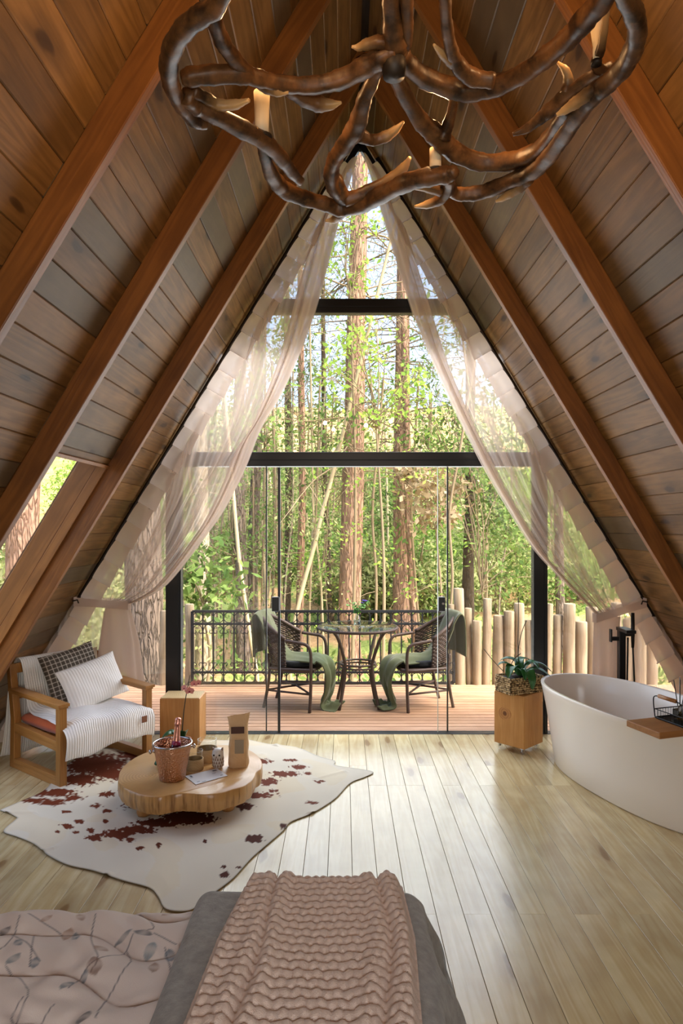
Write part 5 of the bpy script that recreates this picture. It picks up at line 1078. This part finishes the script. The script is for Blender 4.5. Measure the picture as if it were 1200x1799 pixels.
# ------------------------------------------------------------------ woodland beyond the deck
def gz(x, y):
    y2 = np.maximum(y - 7.6, 0); z = -.62 - .09 * np.minimum(y2, 6.4); y3 = np.maximum(y - 14, 0); z = z + .085 * y3 + .0028 * y3 ** 2
    return z + .12 * np.sin(x * .7 + y * .4) * np.clip((y - 8) / 4, 0, 1) + .10 * np.sin(x * .31 - y * .8 + 1) * np.clip((y - 8) / 4, 0, 1) + .02 * np.abs(x) * np.clip((y - 9) / 6, 0, 1)
gx, gy = np.meshgrid(np.linspace(-45, 45, 150), np.linspace(-6, 75, 150), indexing='ij')
nzg = np.array([noise.noise((a * .9, b * .9, 0)) for a, b in zip(gx.ravel(), gy.ravel())]).reshape(gx.shape)
gb = NB('leaf_litter'); v = gb.coord(rnd=False); f1 = gb.noise(v, .9, 4); f2 = gb.noise(v, 7, 5)
c = gb.mix(f2, C('#cfae84'), C('#a08058')); c = gb.mix(gb.ramp(f1, [(.45, K_), (.58, W_)]), c, gb.mix(f2, C('#a3ad66'), C('#78904a'))); p_ = gb.bsdf(.95, 0, .1); gb.l(c, p_.inputs['Base Color']); gb.bump(f2, p_, 1, .1)
g_ = link('ground', npmesh('ground', np.stack([gx, gy, gz(gx, gy) + .09 * nzg * (gy > 8)], -1).reshape(-1, 3), gridfaces(*gx.shape), gb.out(p_.outputs[0]), None, True)); tag(g_, 'wooded slope with leaf litter beyond the deck', kind='structure')
def leaf_mesh(name, cen, size, mt, ratio=.5, up=.5, seed=0, droop=0):
    r = np.random.default_rng(seed); n = len(cen); d = r.normal(size=(n, 3)); d[:, 2] -= droop; d /= np.linalg.norm(d, axis=1)[:, None]
    nn = r.normal(size=(n, 3)); nn[:, 2] += up * 2; s = np.cross(d, nn); s /= np.linalg.norm(s, axis=1)[:, None] + 1e-9; L = (size * r.uniform(.6, 1.3, n))[:, None]
    v = np.stack([cen, cen + d * L * .5 + s * L * ratio * .5, cen + d * L, cen + d * L * .5 - s * L * ratio * .5], 1).reshape(-1, 3)
    f = np.arange(n * 4).reshape(-1, 4); return npmesh(name, v, f, mt, {'tint': ('FLOAT', np.repeat(r.random(n), 4))})
LM = dict(bright=leafmat('sunlit_leaf', '#b2cf66', '#82a84c', .5), mid=leafmat('mid_leaf', '#8aa35c', '#557340', .45), pale=leafmat('pale_leaf', '#c6cb98', '#97a568', .45), dark=leafmat('dark_leaf', '#76964f', '#4f7038', .4), needle=leafmat('pine_needle', '#7d8a5c', '#a08e6a', .35), dead=leafmat('dry_needle', '#bfae90', '#9a866a', .3))  # distance haze is worked into the pale leaf colour
BK = dict(red=bark('red_pine_bark', '#c6a38c', '#9c7a66', 1, .8), grey=bark('grey_bark', '#94867a', '#685c50', 1.3, .9), pale=bark('pale_bark', '#cdbfa8', '#a89a84', 2.0, .4), dark=bark('dark_bark', '#6d5f50', '#4f4438', 1.5, .6), sap=plain('sapling_bark', '#b3a384', .9, bump=.4, bs=30), sapd=plain('sapling_bark_dark', '#85755c', .9, bump=.4, bs=30))
def trunk_mesh(pts, rad, mt, seed, seg=20, rough=.06):
    c_ = cr([(*p, r) for p, r in zip(pts, rad)], 8); k = len(c_); zz = c_[:, 2]
    n_side = []; 
    def f(u, v):
        i = v * (k - 1); i0 = min(int(i), k - 2); q = lerp(c_[i0], c_[i0 + 1], i - i0); a = u * 2 * math.pi
        nz_ = noise.noise((math.cos(a) * 2.5 + seed, math.sin(a) * 2.5, q[2] * 1.3)) * rough + noise.noise((math.cos(a) * 7 + seed, math.sin(a) * 7, q[2] * 3)) * rough * .6
        return Vector((q[0] + math.cos(a) * q[3] * (1 + nz_), q[1] + math.sin(a) * q[3] * (1 + nz_), q[2]))
    return MB().grid(f, seg, k * 2, True).mesh('trunk', mt, True)
def branches_for(rb, p0s, n_tw, L0, L1, droop, r0):
    mb = MB(); tips = []
    for p0 in p0s:
        a = rb.uniform(0, 2 * math.pi); L = rb.uniform(L0, L1); d = Vector((math.cos(a), math.sin(a), rb.uniform(-.25, .35))).normalized(); pts = [p0]; q = p0.copy()
        for k in range(5):
            d = (d + Vector((rb.uniform(-.25, .25), rb.uniform(-.25, .25), rb.uniform(-.2, .15) - droop))).normalized(); q = q + d * L / 5; pts.append(q.copy())
        mb.tube(pts, [r0 * (1 - .16 * k) for k in range(6)], 4, False); tips += pts[2:]
        for _ in range(n_tw):
            i = rb.randint(1, 5); s = pts[i]; e = s + (d + Vector((rb.uniform(-1, 1), rb.uniform(-1, 1), rb.uniform(-.6, .5)))).normalized() * L * rb.uniform(.15, .4)
            m_ = (s + e) / 2 + Vector((rb.uniform(-.05, .05), rb.uniform(-.05, .05), rb.uniform(-.05, .05))); mb.tube([s, m_, e], [r0 * .45, r0 * .3, r0 * .12], 3, False); tips += [m_, e]
    return mb, tips
def pxtrunk(spec, Y): return [P(x, y, Y) for x, y in spec]
def tree(label, spec, Y, rpx, bk, seed, leaves=None, nb=0, group=None, blen=(1, 2.6), zr=(1.5, 9), cat='tree', nm='tree', leafn=0, lsize=.1, lr=.5, spread=.18, droop=.05, tw=5, top_z=12.5):
    """trunk traced through a few sighted points at distance Y, rooted in the ground and carried on above the frame"""
    pts = pxtrunk(spec, Y); rb = random.Random(seed); r = rpx * Y / F
    x0, y0 = pts[0].x, pts[0].y; g0 = float(gz(np.array(x0), np.array(y0))) - .15; base = Vector((x0, y0, g0))
    pts = [base] + [p for p in pts if p.z > g0 + .4]; dz = (pts[-1] - pts[-2]); top = pts[-1] + dz.normalized() * max(1.2, top_z - pts[-1].z)
    pts.append(top); zz = [p.z for p in pts]; rad = [r * (1.28 if i == 0 else 1 - .045 * max(0, z - 2)) for i, z in enumerate(zz)]
    t = thing(nm, label, cat, base, 0, group); inv = -base; rel_ = [p + inv for p in pts]
    link('trunk', trunk_mesh(rel_, [max(.02, q) for q in rad], BK[bk], seed * 3.7, 20 if r > .09 else 9), t)
    if nb:
        ps = []
        for _ in range(nb):
            z = rb.uniform(*zr); i = next((k for k in range(len(zz) - 1) if zz[k] <= z <= zz[k + 1]), len(zz) - 2); f_ = (z - zz[i]) / (zz[i + 1] - zz[i] + 1e-6); ps.append(rel_[i].lerp(rel_[i + 1], f_))
        mb, tips = branches_for(rb, ps, tw, blen[0], blen[1], droop, max(.008, r * .09)); tag(mb.build('branches', BK['sapd'], t, True), kind='stuff')
        if leafn and tips:
            tp = np.array([list(q) for q in tips]); r2 = np.random.default_rng(seed); cen = tp[r2.integers(0, len(tp), leafn)] + r2.normal(size=(leafn, 3)) * spread
            tag(link('foliage', leaf_mesh('foliage', cen, lsize, LM[leaves], lr, .6, seed), t), kind='stuff')
    return t, rel_
pine, prel = tree('tall red-barked pine in the centre, right behind the round deck table', [(614, 1130), (615, 1030), (619, 900), (622, 780), (625, 600), (630, 420), (634, 250)], 13.2, 19.5, 'red', 11, 'needle', 60, blen=(1.0, 2.8), zr=(2.5, 10.5), leafn=2600, lsize=.16, lr=.10, spread=.16)
tree('second red-barked pine, just right of the central one', [(707, 1130), (706, 1000), (705, 850), (707, 640), (709, 400)], 16.0, 15, 'red', 12, 'needle', 60, blen=(1.2, 3.4), zr=(3, 11), leafn=3000, lsize=.18, lr=.10, spread=.2)
tree('broad thick trunk with deep grey bark right outside the left curtain', [(256, 1200), (252, 1000), (246, 800), (240, 500)], 8.35, 32, 'grey', 13)
tree('big pink-barked pine trunk seen through the roof window', [(38, 1100), (41, 900), (45, 780), (50, 500)], 8.0, 27, 'red', 14)
tree('pale mottled trunk left of the railing middle', [(358, 1180), (356, 1000), (354, 880), (350, 700), (348, 500)], 11.5, 12.5, 'pale', 15, 'mid', 22, blen=(.8, 2), zr=(2, 8), leafn=1500, lsize=.12)
tree('brown trunk with a bend, left of the folded glass doors', [(429, 1180), (424, 1000), (420, 880), (418, 780), (424, 600)], 13.0, 10.5, 'grey', 16, 'needle', 24, zr=(3, 9), leafn=900, lsize=.15, lr=.12)
tree('grey trunk close to the left glass door edge', [(441, 1180), (443, 1000), (449, 850), (454, 700), (458, 500)], 14.0, 9.5, 'grey', 17, 'needle', 24, zr=(3, 9), leafn=900, lsize=.15, lr=.12)
tree('thin straight pine behind the left rattan chair', [(524, 1150), (528, 1000), (531, 850), (529, 650), (527, 450)], 15.0, 6.5, 'red', 18, 'needle', 50, blen=(.8, 2.4), zr=(2.5, 10), leafn=2200, lsize=.16, lr=.10)
tree('leaning pale stem crossing in front of the thin pine', [(512, 1130), (530, 1040), (552, 960), (566, 900), (580, 850), (600, 770)], 12.4, 3.8, 'sap', 19, 'mid', 14, blen=(.6, 1.6), zr=(2, 7), leafn=500, lsize=.10)
tree('slim pale leaning stem low at the left railing', [(452, 1190), (440, 1120), (428, 1040), (418, 960), (411, 880)], 10.8, 3.4, 'sap', 20, 'mid', 10, blen=(.6, 1.4), zr=(1.5, 5), leafn=300, lsize=.10)
tree('dark mossy trunk right of the right-hand glass door', [(822, 1100), (823, 980), (827, 860), (826, 700), (830, 500)], 15.5, 9.5, 'dark', 21, 'dark', 46, blen=(1.2, 3.4), zr=(2, 9), leafn=3600, lsize=.15, lr=.3, spread=.22)
tree('brown trunk half hidden behind the right rattan chair', [(735, 1140), (726, 1060), (722, 980), (718, 900), (716, 820)], 14.6, 7, 'red', 22, 'needle', 20, zr=(2, 8), leafn=700, lsize=.14, lr=.12)
tree('dark slender trunk between the leaning stem and the central pine', [(586, 1140), (578, 1050), (575, 940), (570, 820), (568, 600)], 17.0, 5, 'dark', 23, 'needle', 36, blen=(1, 2.6), zr=(2, 10), leafn=1600, lsize=.16, lr=.12)
tree('thin dark trunk low at the left of the pale leaning stem', [(500, 1140), (506, 1000), (508, 860), (505, 640)], 18, 7, 'dark', 24, 'mid', 34, blen=(1, 2.6), zr=(2, 10), leafn=1700, lsize=.15, lr=.4)
tree('pale trunk far right behind the log palisade', [(985, 1100), (982, 950), (980, 800), (975, 600)], 14, 8, 'grey', 25, 'mid', 40, blen=(1, 2.8), zr=(1, 8), leafn=3200, lsize=.15)
# sunlit broadleaf climber around the central pine, and a leafy tree at its right
def leafy(label, clusters, Y, n, size, mt, seed, nm='leafy_tree', cat='tree', root=None, jit=.9):
    r = np.random.default_rng(seed); rb = random.Random(seed); bx0 = P(*root, Y); g0 = float(gz(np.array(bx0.x), np.array(bx0.y))) - .1; base = Vector((bx0.x, bx0.y, g0)); t = thing(nm, label, cat, base)
    cen = []; mb = MB(); low_ = max(q[1] for q in clusters); fork = P(lerp(root[0], sum(q[0] for q in clusters) / len(clusters), .5), min(low_ + 20, 1080), Y) - base
    mb.tube(cr([(0, 0, 0), tuple(fork * .5 + Vector((.08, .05, 0))), tuple(fork)], 5), np.linspace(.035, .016, 11), 6, False)
    for (px, py, w_) in clusters:
        c_ = P(px, py, Y + rb.uniform(-jit, jit)) - base; m_ = fork + Vector((rb.uniform(-.1, .1), rb.uniform(-.1, .1), rb.uniform(0, .5) * max(.1, c_.z - fork.z))); crv = cr([tuple(fork), tuple(m_), tuple(lerp(m_, c_, .6) + Vector((0, 0, .15))), tuple(c_)], 5)
        mb.tube(crv, np.linspace(.014, .005, len(crv)), 5, False)
        for _ in range(7):
            e = c_ + Vector((rb.gauss(0, 1), rb.gauss(0, 1), rb.gauss(0, .7))) * w_ * Y / F * .8; s_0 = lerp(m_, c_, rb.uniform(.6, 1)); md_ = (s_0 + e) / 2 + Vector((0, 0, .06)); mb.tube([s_0, md_, e], [.007, .005, .003], 3, False)
            k = max(4, int(n * w_ / 50 / 7)); t_ = r.random((k, 1)) ** .6; cen.append(np.array(s_0) * (1 - t_) + np.array(e) * t_ + r.normal(size=(k, 3)) * .10)
    tag(mb.build('branches', BK['sapd'], t, True), kind='stuff'); tag(link('foliage', leaf_mesh('foliage', np.concatenate(cen), size, LM[mt], .55, .9, seed, .3), t), kind='stuff')
leafy('bright green climber wound around the upper central pine', [(625, 340, 30), (610, 420, 26), (640, 380, 28), (632, 470, 26), (615, 500, 24), (570, 470, 16), (640, 330, 30), (585, 440, 14), (600, 380, 20)], 12.2, 85, .11, 'bright', 31, 'climbing_vine', 'vine', (618, 1130), .4)
leafy('sunlit leafy young tree in front of the central pine at mid height', [(600, 600, 30), (640, 590, 34), (680, 620, 34), (650, 660, 36), (700, 690, 34), (735, 660, 30), (600, 650, 26), (560, 650, 22), (690, 730, 28), (640, 720, 24), (745, 700, 28), (615, 560, 24), (580, 700, 18), (660, 560, 20)], 11.6, 95, .11, 'bright', 32, root=(672, 1120), jit=.9)
leafy('leafy green tree at the right of the facade, above the transom', [(760, 650, 26), (790, 690, 30), (770, 740, 32), (800, 760, 30), (740, 760, 24), (720, 650, 22), (810, 720, 26), (840, 800, 40), (880, 860, 44), (900, 930, 46), (860, 900, 40), (930, 960, 40), (900, 1010, 40), (960, 1020, 40)], 13.5, 170, .115, 'mid', 33, root=(860, 1100), jit=1.2)
leafy('leafy green tree at the left, seen through the left curtain', [(470, 640, 34), (440, 700, 36), (500, 600, 28), (400, 780, 40), (360, 860, 40), (330, 900, 40), (380, 960, 36), (300, 960, 40), (450, 600, 30), (520, 560, 28), (545, 640, 22), (480, 760, 30)], 13.0, 130, .115, 'mid', 34, root=(390, 1120), jit=1.2)
leafy('broad-leaved bush with glossy leaves left of the railing', [(350, 960, 30), (380, 1000, 32), (330, 1020, 30), (400, 1040, 30), (360, 1060, 26), (310, 1000, 26)], 10.5, 130, .17, 'mid', 35, 'bush', 'bush', (360, 1140), .5)
leafy('drooping brown-green branches at the upper right of the door opening', [(760, 840, 30), (790, 860, 30), (740, 870, 26), (800, 900, 26), (750, 910, 22), (720, 830, 24)], 12.5, 220, .14, 'dead', 36, 'dry_tree', 'tree', (772, 1130), .8)
# thin saplings
rb = random.Random(77); sap0 = []
for k in range(84):
    Y = rb.uniform(12, 24); px = rb.choice([rb.uniform(290, 620), rb.uniform(500, 900), rb.uniform(280, 980), rb.uniform(330, 480)]); ln = rb.uniform(-26, 26); rp = rb.uniform(1.0, 2.6)
    if Y < 17.5 and (580 < px + ln * .5 < 656 or 684 < px + ln * .5 < 730): Y = rb.uniform(18, 26)
    bk_ = rb.choice(['sap', 'sap', 'sapd', 'sapd', 'pale']); bl = {'sap': 'tan', 'sapd': 'brown', 'pale': 'whitish'}[bk_]
    tree('slender %s-stemmed sapling in the wood beyond the deck' % bl, [(px, 1140), (px + ln * .3 + rb.uniform(-5, 5), 1020), (px + ln * .6 + rb.uniform(-8, 8), 900), (px + ln + rb.uniform(-8, 8), 780)], Y, rp, bk_, 100 + k, rb.choice(['mid', 'pale', 'bright', 'mid']), rb.randint(5, 9), bl + ' saplings in the wood', (.5, 1.7), (.4, 4.2), nm='sapling', top_z=rb.uniform(3.4, 6.5), leafn=300, lsize=.09, lr=.5, spread=.16, tw=4)
# leafy shrubs on the rising slope
for k in range(66):
    Y = rb.uniform(17, 40) if k < 52 else rb.uniform(10, 17); px = rb.uniform(150, 1120) if k < 52 else rb.uniform(-420, 130); q = P(px, 1000, Y); z0 = float(gz(np.array(q.x), np.array(Y))); w_, h_ = rb.uniform(1.4, 2.6), rb.uniform(1.3, 3.4) * (1 + .01 * (Y - 17))
    r2 = np.random.default_rng(500 + k); n = 4600; d = r2.normal(size=(n, 3)); d /= np.linalg.norm(d, axis=1)[:, None]; rr_ = r2.random((n, 1)) ** .4; cen = d * rr_ * np.array([w_, w_ * .8, h_ / 2]) + np.array([0, 0, h_ / 2]); cen += .25 * np.sin(cen[:, [1, 2, 0]] * 5 + k); cen = cen[cen[:, 2] > -.1]
    tone = rb.choice(['pale', 'mid', 'mid', 'bright', 'pale', 'needle', 'mid']); tn = {'pale': 'pale yellow-green', 'mid': 'mid green', 'bright': 'bright green', 'needle': 'olive-brown'}[tone]; wh = 'on the wooded slope beyond the deck' if k < 52 else 'outside the roof window, left of the cabin'
    t = thing('shrub', tn + ' leafy shrub ' + wh, 'shrub', (q.x, Y, z0), 0, tn + ' shrubs ' + wh)
    tag(link('foliage', leaf_mesh('foliage', cen, .10 + .0022 * Y, LM[tone], .5, .7, k), t), kind='stuff')
    mb = MB(); [mb.tube([(0, 0, -.1), (rb.uniform(-.3, .3) * w_, rb.uniform(-.3, .3), h_ * .5), (rb.uniform(-.7, .7) * w_, rb.uniform(-.6, .6), h_ * .9)], [.03, .02, .006], 4, False) for _ in range(5)]; tag(mb.build('stems', BK['sapd'], t, True), kind='stuff')
# tall far crowns that close the wood above the slope
for k in range(26):
    Y = rb.uniform(24, 42); px = 200 + k * 34 + rb.uniform(-20, 20); q = P(px, 1000, Y); z0 = float(gz(np.array(q.x), np.array(Y))); H_ = rb.uniform(2.4, 4.6); r2 = np.random.default_rng(800 + k)
    tone = rb.choice(['mid', 'pale', 'mid', 'needle', 'dark']); tn = {'pale': 'pale green', 'mid': 'mid green', 'needle': 'olive-brown', 'dark': 'dark green'}[tone]
    t = thing('forest_tree', 'loose-crowned %s tree far back in the wood' % tn, 'tree', (q.x, Y, z0), 0, tn + ' far trees in the wood'); n = 2600; zz = r2.uniform(.15, 1, n) ** .8 * H_; an = r2.uniform(0, 2 * np.pi, n); rd = (1.9 - 1.2 * zz / H_) * r2.random(n) ** .5 * (1 + .4 * np.sin(zz * 4 + an * 2))
    cen = np.stack([np.cos(an) * rd, np.sin(an) * rd, zz], -1); tag(link('foliage', leaf_mesh('foliage', cen, .17, LM[tone], .4, .4, 900 + k, .4), t), kind='stuff')
    MB().tube([(0, 0, -.2), (.05, 0, H_ * .5), (.1, 0, H_)], [.11, .08, .02], 6, False).build('trunk', BK['sapd'], t, True)
# undergrowth
r2 = np.random.default_rng(99); n = 16000; ux, uy = r2.uniform(-12, 12, n), 7.8 + r2.random(n) ** 1.2 * 16; keep = np.sin(ux * 1.3 + uy * .7) + np.sin(uy * 1.1 - ux * .6) > -.5; ux, uy = ux[keep], uy[keep]; cen = np.stack([ux, uy, gz(ux, uy) + r2.random(len(ux)) ** 2 * .45], -1)
tag(link('undergrowth', leaf_mesh('undergrowth', cen, .16, LM['mid'], .35, .3, 5, -.6)), 'low green undergrowth covering the forest floor behind the railing', 'undergrowth', kind='stuff')
